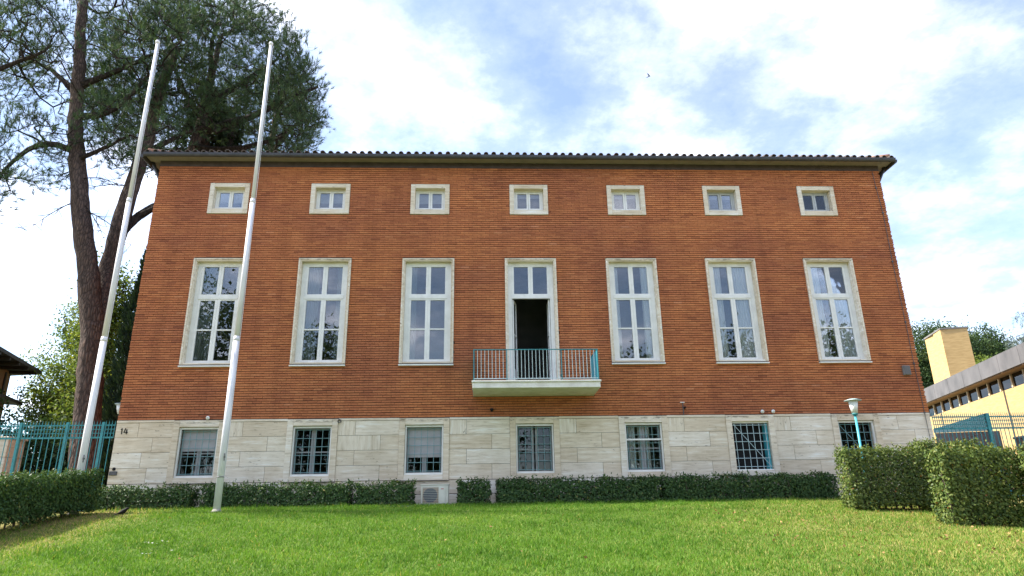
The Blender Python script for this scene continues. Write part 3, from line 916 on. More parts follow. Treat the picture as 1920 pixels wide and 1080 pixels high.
# ------------------------------------------------------------------ fixtures on the walls
t = empty('alarm_box', (11.278, -0.06, 3.83), 'square grey alarm box high on the brick wall at right', 'alarm box')
one('case', M['panelgrey2'], t, 11.165, 11.39, -0.085, -0.005, 3.835, 4.125, bevel=0.01)
one('cover_plate', M['greypanel'], t, 11.185, 11.37, -0.098, -0.0852, 3.855, 4.105, bevel=0.005)
t = empty('entry_plaque', (-11.61, -0.01, 1.22), 'small dark plaque with round bell on the travertine corner at left', 'plaque')
one('plate', M['darkmetal'], t, -11.715, -11.51, -0.03, -0.004, 1.225, 1.335, bevel=0.004)
b = MB(); b.lathe((0, 0, 0), [(0.045, -0.03), (0.045, 0.0), (0.03, 0.012)], 14)
b.v = [(-11.61 + p[0], -0.012 - p[2], 1.395 + p[1]) for p in b.v]; b.build('bell', M['black'], t, smooth=True)
for nm, (xx, zz), lab in (('wall_spotlight', (6.69, 2.79), 'left one of two small white round lamps above the open barred window'),
                          ('wall_spotlight', (7.01, 2.79), 'right one of two small white round lamps above the open barred window'),
                          ('wall_spotlight', (-9.23, 2.76), 'small white round lamp above the leftmost barred window')):
    t = empty(nm, (xx, -0.02, zz - 0.05), lab, 'wall lamp', 'small round lamps on the brick')
    b = MB(); b.lathe((0, 0, 0), [(0.035, 0.0), (0.035, 0.03), (0.05, 0.035), (0.055, 0.06), (0.045, 0.085), (0.02, 0.10)], 14)
    b.v = [(xx + p[0], -0.006 - p[2], zz + p[1]) for p in b.v]; b.build('globe', M['opal'], t, smooth=True)
    b = MB(); b.lathe((0, 0, 0), [(0.02, 0.098), (0.018, 0.106)], 10)
    b.v = [(xx + p[0], -0.006 - p[2], zz + p[1]) for p in b.v]; b.build('lens', M['mullion'], t)
t = empty('pipe_stub', (4.355, -0.03, 2.75), 'thin dark pipe with a white cap on the brick right of the balcony', 'pipe')
b = MB(); b.tube([(4.36, -0.03, 2.73), (4.36, -0.03, 3.07)], 0.014, 8); b.build('pipe', M['darkmetal'], t)
b = MB(); b.tube([(4.29, -0.03, 3.08), (4.42, -0.03, 3.08)], 0.014, 8); b.build('cap', M['white'], t)
b = MB(); b.tube([(4.41, -0.005, 2.93), (4.41, -0.09, 2.93)], [0.035, 0.025], 10); b.build('nozzle', M['black'], t)
t = empty('security_camera', (-1.227, -0.05, 2.88), 'small dark dome camera on the brick under the balcony', 'camera')
b = MB(); b.lathe((-1.227, -0.05, 2.92), [(0.05, 0.03), (0.05, 0.0), (0.04, -0.035), (0.015, -0.05)], 14); b.build('dome', M['black'], t, smooth=True)
b = MB(); b.box(-1.26, -1.19, -0.05, -0.005, 2.94, 2.965); b.build('bracket', M['darkmetal'], t)
t = empty('cable_anchor', (-5.553, -0.03, 2.6), 'small iron ring anchor at the top corner of the travertine base', 'anchor')
b = MB(); b.tube([(-5.553 + 0.045 * math.cos(a), -0.045, 2.635 + 0.045 * math.sin(a)) for a in np.linspace(0, 2 * math.pi, 13)], 0.012, 6, cap=False); b.build('ring', M['darkmetal'], t)
b = MB(); b.tube([(-5.553, -0.0125, 2.68), (-5.553, -0.06, 2.68)], 0.014, 6); b.build('bolt', M['darkmetal'], t)
# lantern on the left flank
t = empty('flank_lantern', (-12.1, 1.0, 3.05), 'grey tapered wall lantern on the left flank above the fence', 'lantern')
b = MB(); b.tube([(-11.74, 1.0, 3.30), (-12.08, 1.0, 3.30)], 0.02, 6); b.build('arm', M['darkmetal'], t)
b = MB(); b.lathe((-12.2, 1.0, 3.05), [(0.085, 0.0), (0.15, 0.27)], 16); b.build('shade', M['opal'], t, smooth=True)
b = MB(); b.lathe((-12.2, 1.0, 3.322), [(0.19, 0.0), (0.19, 0.02), (0.05, 0.05)], 16); b.build('cap', M['lampcap'], t, smooth=True)

# ------------------------------------------------------------------ air conditioner
AX0, AX1, AY, AZ = -3.14, -2.40, -0.78, 0.30
t = empty('air_conditioner', ((AX0 + AX1) / 2, AY + 0.16, AZ), 'beige outdoor air conditioner unit standing against the wall between hedges', 'air conditioner')
b = MB(); b.box(AX0, AX1, AY, AY + 0.32, AZ + 0.03, AZ + 0.52); cas = b.build('casing', M['acwhite'], t, bevel=0.012)
one('fan_recess', M['acrust'], cas, AX0 + 0.05, AX0 + 0.47, AY - 0.006, AY + 0.001, AZ + 0.06, AZ + 0.46)
fx, fz = AX0 + 0.255, AZ + 0.26
b = MB(); b.add([(fx + 0.185 * math.cos(a), AY - 0.010, fz + 0.185 * math.sin(a)) for a in np.linspace(0, 2 * math.pi, 29)[:-1]] + [(fx + 0.185 * math.cos(a), AY - 0.0065, fz + 0.185 * math.sin(a)) for a in np.linspace(0, 2 * math.pi, 29)[:-1]],
          [tuple(range(28)), tuple(range(28, 56))] + [(i, (i + 1) % 28, 28 + (i + 1) % 28, 28 + i) for i in range(28)])
b.build('fan', M['acdark'], t)
for i in range(9):
    zz = AZ + 0.085 + i * 0.044
    b = MB(); b.tube([(AX0 + 0.05, AY - 0.018, zz), (AX0 + 0.47, AY - 0.018, zz)], 0.0035, 5); b.build('guard_wire', M['acwhite'], t)
one('service_panel', M['acwhite'], t, AX0 + 0.49, AX0 + 0.66, AY - 0.008, AY - 0.001, AZ + 0.05, AZ + 0.48, bevel=0.003)
one('badge', M['red'], t, AX0 + 0.535, AX0 + 0.61, AY - 0.011, AY - 0.0085, AZ + 0.41, AZ + 0.43)
one('lid', M['acwhite'], t, AX0 - 0.012, AX1 + 0.012, AY - 0.012, AY + 0.33, AZ + 0.521, AZ + 0.545, bevel=0.004)
for xx in (AX0 + 0.08, AX1 - 0.12): one('foot', M['darkmetal'], t, xx, xx + 0.05, AY - 0.01, AY + 0.34, AZ - 0.03, AZ + 0.03)

# ------------------------------------------------------------------ flagpoles
for fx, lab in ((-7.98, 'white tapered flagpole standing free on the lawn before the second window column'),
                (-11.39, 'white tapered flagpole rising behind the dark left hedge')):
    fy = -2.0
    z0 = float(lawn_z(fx, fy)) - 0.05
    t = empty('flagpole', (fx, fy, z0), lab, 'flagpole', 'flagpoles left of the building')
    for (za, zb_, ra, rb) in ((z0, 4.55, 0.088, 0.079), (4.555, 8.56, 0.070, 0.066), (8.565, 13.85, 0.054, 0.040)):
        b = MB(); b.tube([(fx, fy, za), (fx, fy, zb_)], [ra, rb], 20); b.build('pole_section', M['polepaint'], t, smooth=True)
    for zc, ra, rb in ((4.55, 0.081, 0.071), (8.56, 0.068, 0.055)):
        b = MB(); b.lathe((fx, fy, zc), [(ra, -0.06), (ra, 0.0), (rb, 0.07)], 20); b.build('collar', M['polepaint'], t, smooth=True)
    b = MB(); b.lathe((fx, fy, 13.85), [(0.042, 0.0), (0.06, 0.01), (0.062, 0.07), (0.045, 0.10), (0.012, 0.12)], 16); b.build('finial', M['polepaint'], t, smooth=True)
    b = MB(); b.lathe((fx, fy, 1.02), [(0.092, 0.0), (0.092, 0.02)], 16); b.build('band', M['darkmetal'], t, smooth=True)
    b = MB(); b.lathe((fx, fy, z0), [(0.13, 0.0), (0.125, 0.06), (0.105, 0.075), (0.092, 0.10)], 18); b.build('footing', M['kerb'], t, smooth=True)
    b = MB(); b.tube([(fx + 0.07, fy - 0.085, 1.42), (fx + 0.07, fy - 0.085, 1.60)], 0.012, 6); b.box(fx + 0.05, fx + 0.075, fy - 0.09, fy - 0.04, 1.49, 1.53); b.build('cleat', M['darkmetal'], t)
    b = MB(); b.tube([(fx + 0.10, fy - 0.02, 1.02), (fx + 0.085, fy - 0.01, 7.0), (fx + 0.07, fy, 13.83)], 0.006, 5); b.build('halyard', M['polepaint'], t)

# ------------------------------------------------------------------ fences
def fence(x0, x1, ztop, zbot, label, spacing, postx, m):
    t = empty('railing_fence', ((x0 + x1) / 2, 0.06, zbot), label, 'fence', 'turquoise railings beside the building')
    y = 0.06
    for zz, h in ((ztop - 0.10, 0.035), (ztop - 0.21, 0.018), (ztop - 0.32, 0.018), (ztop - 0.44, 0.045), (zbot + 0.16, 0.03), (zbot + 0.03, 0.03)):
        b = MB(); b.box(x0, x1, y - 0.015, y + 0.015, zz - h / 2, zz + h / 2); b.build('rail', m, t)
    n = int(round((x1 - x0) / (spacing / 2)))
    for i in range(n + 1):
        xx = x0 + (x1 - x0) * i / n
        if any(abs(xx - p) < 0.05 for p in postx): continue
        zb_ = zbot if i % 2 == 0 else ztop - 0.42
        b = MB(); b.box(xx - 0.009, xx + 0.009, y - 0.027, y - 0.0152, zb_, ztop - 0.05)
        b.prism([(xx - 0.009, ztop - 0.05), (xx + 0.009, ztop - 0.05), (xx, ztop + 0.03)], 'y', y - 0.027, y - 0.0152)
        b.build('bar', m, t)
    for p in postx:
        b = MB(); b.box(p - 0.035, p + 0.035, y - 0.04, y + 0.04, zbot - 0.1, ztop - 0.03); b.box(p - 0.028, p + 0.028, y - 0.028, y + 0.028, ztop - 0.03, ztop - 0.01); b.build('post', m, t)
    return t


fence(-19.5, -11.80, 2.70, 0.30, 'turquoise metal railing fence left of the building under the pines', 0.165, (-18.2, -16.92, -15.64, -14.36, -13.10, -12.12), M['teal'])
fence(11.83, 19.5, 2.69, 0.30, 'turquoise metal railing fence right of the building behind the hedges', 0.125, (13.50, 15.15, 16.8, 18.4), M['teal'])
t = empty('gate_pillar', (-16.2, 2.0, 0.3), 'square pale stone pillar behind the left end of the turquoise fence', 'pillar')
for i in range(4):
    one('stone_block', M['pillar'], t, -16.75, -15.78, 1.8, 2.6, 0.3 + i * 0.54, 0.3 + i * 0.54 + 0.53, bevel=0.01)
one('cap_stone', M['pillar'], t, -16.8, -15.73, 1.75, 2.65, 2.462, 2.52, bevel=0.01)

# ------------------------------------------------------------------ garden lamp behind the right hedge
LX, LY = 8.28, -2.15
t = empty('garden_lamp', (LX, LY, 0.1), 'white cone garden lamp with disc cap on a turquoise pole', 'lamp')
b = MB(); b.tube([(LX, LY, 0.0), (LX, LY, 2.37)], [0.036, 0.028], 12); b.build('pole', M['cyan'], t, smooth=True)
b = MB(); b.lathe((LX, LY, 2.36), [(0.04, 0.0), (0.062, 0.01), (0.062, 0.035), (0.075, 0.04), (0.075, 0.055)], 16); b.build('socket', M['teal'], t, smooth=True)
b = MB(); b.lathe((LX, LY, 2.416), [(0.070, 0.0), (0.125, 0.33)], 20); b.build('shade', M['opal'], t, smooth=True)
b = MB(); b.lathe((LX, LY, 2.747), [(0.21, 0.0), (0.215, 0.012), (0.10, 0.05), (0.02, 0.06)], 24); b.build('cap', M['lampcap'], t, smooth=True)

# ------------------------------------------------------------------ vegetation
def unit(v): return v / np.maximum(np.linalg.norm(v, axis=-1, keepdims=True), 1e-9)


def blades(base, dirs, length, width, rng):
    """one triangle per needle or grass blade"""
    side = unit(np.cross(dirs, rng.normal(size=dirs.shape))) * (width[:, None] * 0.5)
    return np.stack([base - side, base + side, base + dirs * length[:, None]], 1).reshape(-1, 3)


def leaves(base, dirs, length, width, rng):
    """one folded diamond (a quad) per leaf"""
    side = unit(np.cross(dirs, rng.normal(size=dirs.shape))) * (width[:, None] * 0.5)
    mid = base + dirs * (length * 0.45)[:, None]
    return np.stack([base, mid - side, base + dirs * length[:, None], mid + side], 1).reshape(-1, 3)


def flat_leaves(base, nrm, length, width, rng):
    """leaves that lie roughly in the clipped face they grow in"""
    d = unit(np.cross(nrm, rng.normal(size=nrm.shape)))
    side = np.cross(nrm, d) * (width[:, None] * 0.5)
    mid = base + d * (length * 0.45)[:, None]
    return np.stack([base, mid - side, base + d * length[:, None], mid + side], 1).reshape(-1, 3)


class Tree:
    def __init__(self, rng):
        self.P, self.par, self.rad0, self.rng = [], [], [], rng

    def poly(self, pts, r0, r1, start=-1, step=0.35):
        """a stem or limb given by its points; returns the index of its last node"""
        pts = np.array(pts, float)
        prev = start
        seg = np.linalg.norm(np.diff(pts, axis=0), axis=1); tot = seg.sum(); cum = np.concatenate([[0], np.cumsum(seg)])
        n = max(2, int(tot / step))
        s = np.linspace(0, tot, n + 1)
        # smooth (Catmull-like) by interpolating and averaging
        q = np.stack([np.interp(s, cum, pts[:, i]) for i in range(3)], 1)
        for _ in range(3): q[1:-1] = (q[:-2] + 2 * q[1:-1] + q[2:]) / 4
        q[1:-1] += self.rng.normal(size=(len(q) - 2, 3)) * step * 0.05
        first = None
        for i, p in enumerate(q):
            if i == 0 and start >= 0: continue
            self.P.append(p); self.par.append(prev); self.rad0.append(r0 + (r1 - r0) * i / n)
            prev = len(self.P) - 1
            if first is None: first = prev
        return prev

    def nearest(self, p):
        return int(np.argmin(np.linalg.norm(np.array(self.P) - np.array(p), axis=1)))

    def grow(self, targets, step=0.4, droop=0.12, minz=None):
        targets = np.array(targets)
        n0 = len(self.P)
        buf = np.zeros((n0 + len(targets) * 14 + 1000, 3)); buf[:n0] = self.P
        ok = np.ones(len(buf), bool)
        if minz is not None: ok[:n0] = buf[:n0, 2] > minz
        n = n0
        d0 = np.array([np.min(np.linalg.norm(buf[:n0][ok[:n0]] - t, axis=1)) for t in targets])
        tips = []
        for ti in np.argsort(d0 + self.rng.random(len(d0)) * 0.3):
            t = targets[ti]
            dv = t - buf[:n]
            d = np.linalg.norm(dv, axis=1) + np.where(dv[:, 2] < -0.4, 0.6 * np.abs(dv[:, 2]), 0)
            d[~ok[:n]] = 1e9
            j = int(np.argmin(d))
            a = buf[j].copy()
            L_ = np.linalg.norm(t - a)
            m = max(1, int(L_ / step))
            bend = self.rng.normal(size=3) * L_ * 0.10 + np.array([0, 0, -droop * L_])
            prev = j
            for q in range(1, m + 1):
                u = q / m
                p = a + (t - a) * u + bend * (4 * u * (1 - u))
                if n >= len(buf): break
                buf[n] = p
                self.P.append(p); self.par.append(prev); self.rad0.append(0)
                prev = n; n += 1
            tips.append(prev)
        return tips

    def radii(self, tip=0.012, power=0.45, cap=0.12):
        n = len(self.P)
        cnt = np.zeros(n)
        haschild = np.zeros(n, bool)
        for i in range(n - 1, -1, -1):
            if cnt[i] == 0: cnt[i] = 1
            if self.par[i] >= 0: cnt[self.par[i]] += cnt[i]
        r = np.minimum(tip * cnt ** power, cap)
        r0 = np.array(self.rad0)
        return np.where(r0 > 0, r0, r)

    def wood(self, name, mat, parent, r, origin, sides=6, skip=None, minr=0.0):
        P = np.array(self.P); par = np.array(self.par)
        idx = np.where((par >= 0) & (r >= minr))[0]
        if skip is not None: idx = idx[~np.isin(idx, skip)]
        a, b_ = P[par[idx]], P[idx]
        ra = np.minimum(r[par[idx]], r[idx] * 1.6); rb = r[idx]
        t = unit(b_ - a)
        ref = np.where(np.abs(t[:, 2:3]) < 0.9, np.array([[0, 0, 1.0]]), np.array([[1.0, 0, 0]]))
        s = unit(np.cross(t, ref)); q = np.cross(t, s)
        an = np.arange(sides) * 2 * math.pi / sides
        ring = s[:, None, :] * np.cos(an)[None, :, None] + q[:, None, :] * np.sin(an)[None, :, None]
        A = a[:, None, :] + ring * ra[:, None, None]
        B = b_[:, None, :] + ring * rb[:, None, None] + t[:, None, :] * (rb * 0.25)[:, None, None]
        A2, B2 = np.roll(A, -1, 1), np.roll(B, -1, 1)
        v = np.stack([A, A2, B2, B], 2).reshape(-1, 3)
        return np_mesh(name, v, 4, np.zeros(len(v) // 4), mat, parent, origin)

    def trunk(self, name, mat, parent, chain, r, origin, sides=14, lumpy=0.05):
        """one continuous skin over a chain of nodes"""
        P = np.array(self.P)[chain]; rr = r[chain]
        b = MB()
        vs, fs = [], []
        ph = self.rng.random(4) * 6
        for i in range(len(P)):
            t = unit((P[min(i + 1, len(P) - 1)] - P[max(i - 1, 0)])[None])[0]
            s = unit(np.cross(t, [0.0, 1.0, 0.0])[None])[0]; q = np.cross(t, s)
            for k in range(sides):
                a = 2 * math.pi * k / sides
                R = rr[i] * (1 + lumpy * math.sin(3 * a + ph[0] + i * 0.35) + lumpy * math.sin(5 * a + ph[1] - i * 0.5) + self.rng.normal() * 0.02)
                vs.append(P[i] + (s * math.cos(a) + q * math.sin(a)) * R)
        for i in range(len(P) - 1):
            for k in range(sides):
                k2 = (k + 1) % sides
                fs.append((i * sides + k, i * sides + k2, (i + 1) * sides + k2, (i + 1) * sides + k))
        b.add(vs, fs)
        return b.build(name, mat, parent, smooth=True, origin=origin)


def ellipsoid_targets(n, c, rad, rng, shell=0.5, zmin=-1.0, top=1.0):
    """points in an ellipsoid, more towards its skin; zmin/top in units of the vertical radius"""
    out = []
    while len(out) < n:
        d = unit(rng.normal(size=(1, 3)))[0]
        if shell < 0.3:                                   # foliage only in the outer skin, bare limbs inside
            rr = 1 - 0.30 * rng.random() ** 1.4 if rng.random() < 0.86 else rng.random() ** 0.5
        else:
            rr = rng.random() ** shell
            if rng.random() > 0.75: rr = rng.random() ** 0.6
        p = d * rr
        # lumpy outline
        lk = 0.45 if shell < 0.3 else 1.0
        lump = 1 + lk * 0.10 * math.sin(5 * d[0] + 2 * d[2] + c[0]) + lk * 0.09 * math.sin(6 * d[1] - 4 * d[2] + c[1]) + lk * 0.06 * math.sin(11 * d[0] + 9 * d[2])
        p = p * lump
        if p[2] < zmin or p[2] > top: continue
        out.append(np.array(c) + p * np.array(rad))
    return np.array(out)


def needle_crown(tree, tips, name, parent, origin, mat, per_tip, needles, rng, length=0.17, width=0.016, spread=0.35, side=0.0):
    P = np.array(tree.P)
    tp = P[tips]; td = unit(tp - P[np.array(tree.par)[tips]])
    tp = np.repeat(tp, per_tip, 0); td = np.repeat(td, per_tip, 0)
    off = rng.normal(size=tp.shape) * spread * np.array([1, 1, 0.7])
    off[::per_tip] *= 0.1
    tp = tp + off; sd = unit(td * 0.5 + unit(off) * 0.4 + np.array([0, 0, 0.65]) + rng.normal(size=tp.shape) * 0.25)
    tone = np.clip(rng.normal(0.45, 0.2, len(tp)), 0, 1)
    tp2 = np.repeat(tp, needles, 0); sd2 = np.repeat(sd, needles, 0)
    n = len(tp2)
    along = rng.random(n)[:, None] * 0.16
    dirs = unit(sd2 * 0.9 + rng.normal(size=(n, 3)) * 0.42)
    v = blades(tp2 + sd2 * along, dirs, length * rng.uniform(0.7, 1.2, n), np.full(n, width), rng)
    rn = np.clip(np.repeat(tone, needles) + rng.normal(0, 0.12, n), 0, 1)
    return np_mesh(name, v, 3, rn, mat, parent, origin), tp, sd


def twigs_to(tree_tp, sd, name, parent, origin, mat, rng, L_=0.35):
    base = tree_tp - sd * L_
    v = blades(tree_tp, unit(-sd + rng.normal(size=sd.shape) * 0.25), np.full(len(sd), L_), np.full(len(sd), 0.014), rng)
    return np_mesh(name, v, 3, np.zeros(len(sd)), mat, parent, origin)


def pine(label, base, stems, limbs, crowns, seed, ntips, per_tip, needles, trunk_r, group='umbrella pines', width=0.018, minz=None, dead=None):
    rng = np.random.default_rng(seed)
    T = Tree(rng)
    root = empty('umbrella_pine', base, label, 'pine tree', group)
    chains = []
    for si, (pts, r0, r1) in enumerate(stems):
        st = -1 if si == 0 else T.nearest(pts[0])
        n0 = len(T.P)
        T.poly(pts, r0, r1, st)
        ch = ([st] if st >= 0 else []) + list(range(n0, len(T.P)))
        chains.append(ch)
    limb_chains = []
    for pts, r0, r1 in limbs:
        st = T.nearest(pts[0]); n0 = len(T.P)
        T.poly([T.P[st]] + list(pts[1:]), r0, r1, st)
    targets = np.concatenate([ellipsoid_targets(int(ntips * w), c, rad, rng, 0.2, zmin, 1.0) for (c, rad, zmin, w) in crowns])
    tips = T.grow(targets, 0.4, 0.12, minz)
    r = T.radii(0.010, 0.46, 0.11)
    skip = [i for ch in chains for i in ch[1:]] + [chains[0][0]]
    for ch in chains:
        rr = r.copy()
        T.trunk('trunk', M['pinebark'], root, ch, rr, base)
    T.wood('branches', M['darkbark'], root, r, base, 6, skip)
    if dead:
        dt = np.random.default_rng(seed + 5)
        D = Tree(dt)
        b = MB()
        for (p0, d0, L_) in dead:
            p0 = np.array(p0); d0 = unit(np.array([d0], float))[0]
            main = [p0 + d0 * L_ * u + np.array([0, 0, -0.35 * L_ * u * u]) for u in np.linspace(0, 1, 8)]
            b.tube(main, np.linspace(0.022, 0.006, 8).tolist(), 5)
            for u in range(2, 8):
                for q in range(3):
                    dd = unit((d0 * 0.5 + dt.normal(size=3) * 0.6 + np.array([0, 0, -0.35]))[None])[0]
                    l2 = L_ * dt.uniform(0.15, 0.4)
                    m2 = main[u] + dd * l2
                    b.tube([main[u], (main[u] + m2) / 2 + dt.normal(size=3) * 0.03, m2], [0.009, 0.007, 0.004], 4)
        b.build('dead_branches', M['darkbark'], root, origin=base)
    crown, tp, sd = needle_crown(T, tips, 'crown', root, base, M['needle'], per_tip, needles, rng, 0.22, width, 0.24)
    twigs_to(tp, sd, 'twigs', root, base, M['darkbark'], rng, 0.38)
    return root, T


# forked pine at the left of the building
pine('forked umbrella pine with two bare trunks left of the building', (-14.0, 3.0, 0.3),
     [([(-13.95, 3.0, 0.2), (-14.05, 3.0, 1.6), (-14.28, 3.0, 3.3), (-14.41, 3.0, 4.7), (-14.62, 3.0, 6.3), (-15.16, 3.0, 8.44), (-15.76, 3.0, 10.47), (-16.32, 3.0, 12.6), (-16.67, 3.0, 14.4), (-16.94, 3.0, 16.5), (-17.3, 3.0, 19.0), (-17.4, 3.0, 20.6)], 0.44, 0.16),
      ([(-14.60, 3.0, 6.1), (-14.72, 3.5, 7.3), (-15.0, 4.0, 8.81), (-14.84, 4.0, 10.93), (-14.64, 4.0, 12.49), (-14.42, 4.0, 14.34), (-14.3, 4.0, 16.29), (-13.96, 4.0, 18.33)], 0.36, 0.17)],
     [([(-16.63, 3.0, 12.93), (-17.68, 3.0, 13.43), (-18.5, 3.0, 12.8), (-18.9, 3.0, 11.8)], 0.13, 0.05),
      ([(-16.17, 3.0, 12.49), (-15.27, 2.6, 12.83), (-14.2, 2.4, 13.29)], 0.10, 0.04),
      ([(-16.55, 3.0, 15.68), (-15.3, 3.0, 16.54), (-14.21, 3.0, 17.29)], 0.14, 0.05),
      ([(-16.61, 3.0, 14.4), (-15.29, 3.0, 14.64), (-14.27, 3.0, 16.31)], 0.13, 0.05),
      ([(-16.8, 3.0, 15.3), (-18.2, 3.5, 16.8), (-19.6, 3.8, 17.6)], 0.13, 0.05),
      ([(-14.95, 4.0, 10.2), (-14.45, 4.6, 11.3), (-13.9, 5.2, 12.0), (-13.0, 5.6, 13.1)], 0.19, 0.12),
      ([(-14.6, 4.4, 11.0), (-14.2, 4.4, 11.35), (-13.5, 4.3, 11.5)], 0.10, 0.07),
      ([(-14.5, 4.0, 13.5), (-13.4, 4.4, 14.6), (-12.6, 5.0, 15.4)], 0.11, 0.05)],
     [((-16.6, 3.4, 17.6), (4.3, 3.6, 3.9), -0.55, 0.66), ((-17.8, 3.0, 12.9), (1.6, 1.6, 1.5), -0.8, 0.14), ((-14.6, 3.2, 13.9), (1.9, 1.8, 1.5), -0.9, 0.20)],
     3, 980, 4, 19, 0.44, width=0.013, minz=11.8,
     dead=[((-15.9, 3.0, 11.0), (-0.5, -0.2, -0.35), 1.6), ((-15.75, 3.0, 10.6), (0.75, -0.1, -0.25), 2.2), ((-16.1, 3.0, 11.8), (0.8, -0.3, 0.05), 2.0), ((-14.8, 3.9, 12.0), (-0.8, -0.2, 0.1), 1.5), ((-15.8, 2.9, 10.9), (0.6, -0.1, -0.5), 1.5)])
# broad pine behind the building's left end
pine('broad umbrella pine with dense crown rising over the roof\'s left end', (-13.7, 6.2, 0.3),
     [([(-13.9, 6.2, 0.2), (-13.85, 6.2, 8.0), (-13.75, 6.2, 14.8), (-13.5, 6.3, 16.9), (-13.5, 6.5, 19.0), (-13.4, 6.6, 21.0)], 0.48, 0.10)],
     [([(-13.6, 6.2, 15.6), (-12.6, 6.2, 16.1), (-11.4, 6.2, 16.51), (-9.93, 6.4, 17.74), (-8.8, 6.5, 18.3)], 0.20, 0.06),
      ([(-13.7, 6.2, 14.9), (-12.5, 6.4, 15.0), (-11.49, 6.5, 15.21), (-10.0, 6.6, 15.9)], 0.17, 0.06),
      ([(-13.5, 6.3, 17.0), (-12.2, 6.6, 18.5), (-10.8, 6.8, 20.0)], 0.15, 0.05),
      ([(-13.5, 6.3, 16.5), (-14.6, 6.4, 18.0), (-15.4, 6.6, 19.6)], 0.14, 0.05),
      ([(-13.5, 6.4, 18.0), (-13.0, 5.0, 19.4), (-12.4, 4.0, 20.4)], 0.13, 0.05)],
     [((-13.5, 6.6, 17.8), (5.0, 4.2, 4.6), -0.60, 1.0)], 5, 1850, 6, 22, 0.48, width=0.014, minz=14.3)
# second trunk behind the roof
pine('dark umbrella pine standing farther back behind the brick building', (-13.6, 14.5, 0.3),
     [([(-13.5, 14.5, 0.2), (-13.5, 14.5, 16.0), (-13.4, 14.6, 20.0), (-13.2, 14.8, 23.0)], 0.5, 0.12)],
     [([(-13.4, 14.5, 19.6), (-12.4, 14.6, 21.0), (-11.6, 14.7, 22.2)], 0.16, 0.06)],
     [((-13.9, 14.6, 21.6), (3.2, 3.4, 2.2), -0.5, 1.0)], 9, 420, 6, 18, 0.5, minz=19)
# pine at the far left, mostly outside the frame
pine('umbrella pine at the left picture edge with drooping side branches', (-21.5, 1.5, 0.3),
     [([(-21.5, 1.5, 0.2), (-21.3, 1.5, 6), (-20.9, 1.5, 11), (-20.6, 1.4, 14.5), (-20.5, 1.3, 17.5)], 0.42, 0.11)],
     [([(-20.7, 1.4, 13.6), (-19.6, 1.2, 14.4), (-18.3, 1.0, 15.0), (-16.9, 1.0, 15.8)], 0.16, 0.05),
      ([(-20.9, 1.5, 11.2), (-19.8, 1.2, 12.2), (-18.6, 1.0, 12.6), (-17.9, 1.0, 11.8)], 0.13, 0.04)],
     [((-20.4, 1.3, 16.9), (3.6, 3.2, 2.8), -0.6, 0.74), ((-18.5, 1.0, 11.0), (1.5, 1.3, 1.5), -1.0, 0.26)], 21, 520, 4, 20, 0.42, width=0.013, minz=9.0)


def ivy_column(label, base, pts, radius, seed, n):
    rng = np.random.default_rng(seed)
    root = empty('ivy_trunk', base, label, 'ivy', 'ivy clad trunks behind the roof')
    b = MB(); b.tube(pts, [radius * 0.55] * len(pts), 10); b.build('trunk', M['pinebark'], root, origin=base, smooth=True)
    pts = np.array(pts, float)
    s = rng.random(n) * (len(pts) - 1); i = s.astype(int); f = (s - i)[:, None]
    c = pts[i] * (1 - f) + pts[i + 1] * f
    a = rng.random(n) * 2 * math.pi
    out = np.stack([np.cos(a), np.sin(a), np.zeros(n)], 1)
    rr = radius * (0.75 + 0.45 * rng.random(n) + 0.25 * np.sin(c[:, 2] * 2.1 + a * 2))
    base_p = c + out * rr[:, None]
    v = leaves(base_p, unit(out + rng.normal(size=(n, 3)) * 0.7 - np.array([0, 0, 0.4])), rng.uniform(0.12, 0.22, n), rng.uniform(0.10, 0.18, n), rng)
    np_mesh('foliage', v, 4, np.clip(rng.normal(0.4, 0.25, n), 0, 1), M['ivy'], root, base)


ivy_column('thick ivy clad trunk just above the roof edge near its left end', (-14.3, 7.6, 0.3), [(-14.3, 7.6, 0.3), (-14.25, 7.6, 9), (-14.1, 7.6, 16), (-13.9, 7.6, 18.2)], 0.75, 31, 5200)
ivy_column('slimmer ivy clad trunk above the roof edge right of the thick one', (-13.2, 8.2, 0.3), [(-13.2, 8.2, 0.3), (-13.2, 8.2, 9), (-13.2, 8.2, 15.5), (-13.1, 8.2, 17.4)], 0.5, 32, 3600)


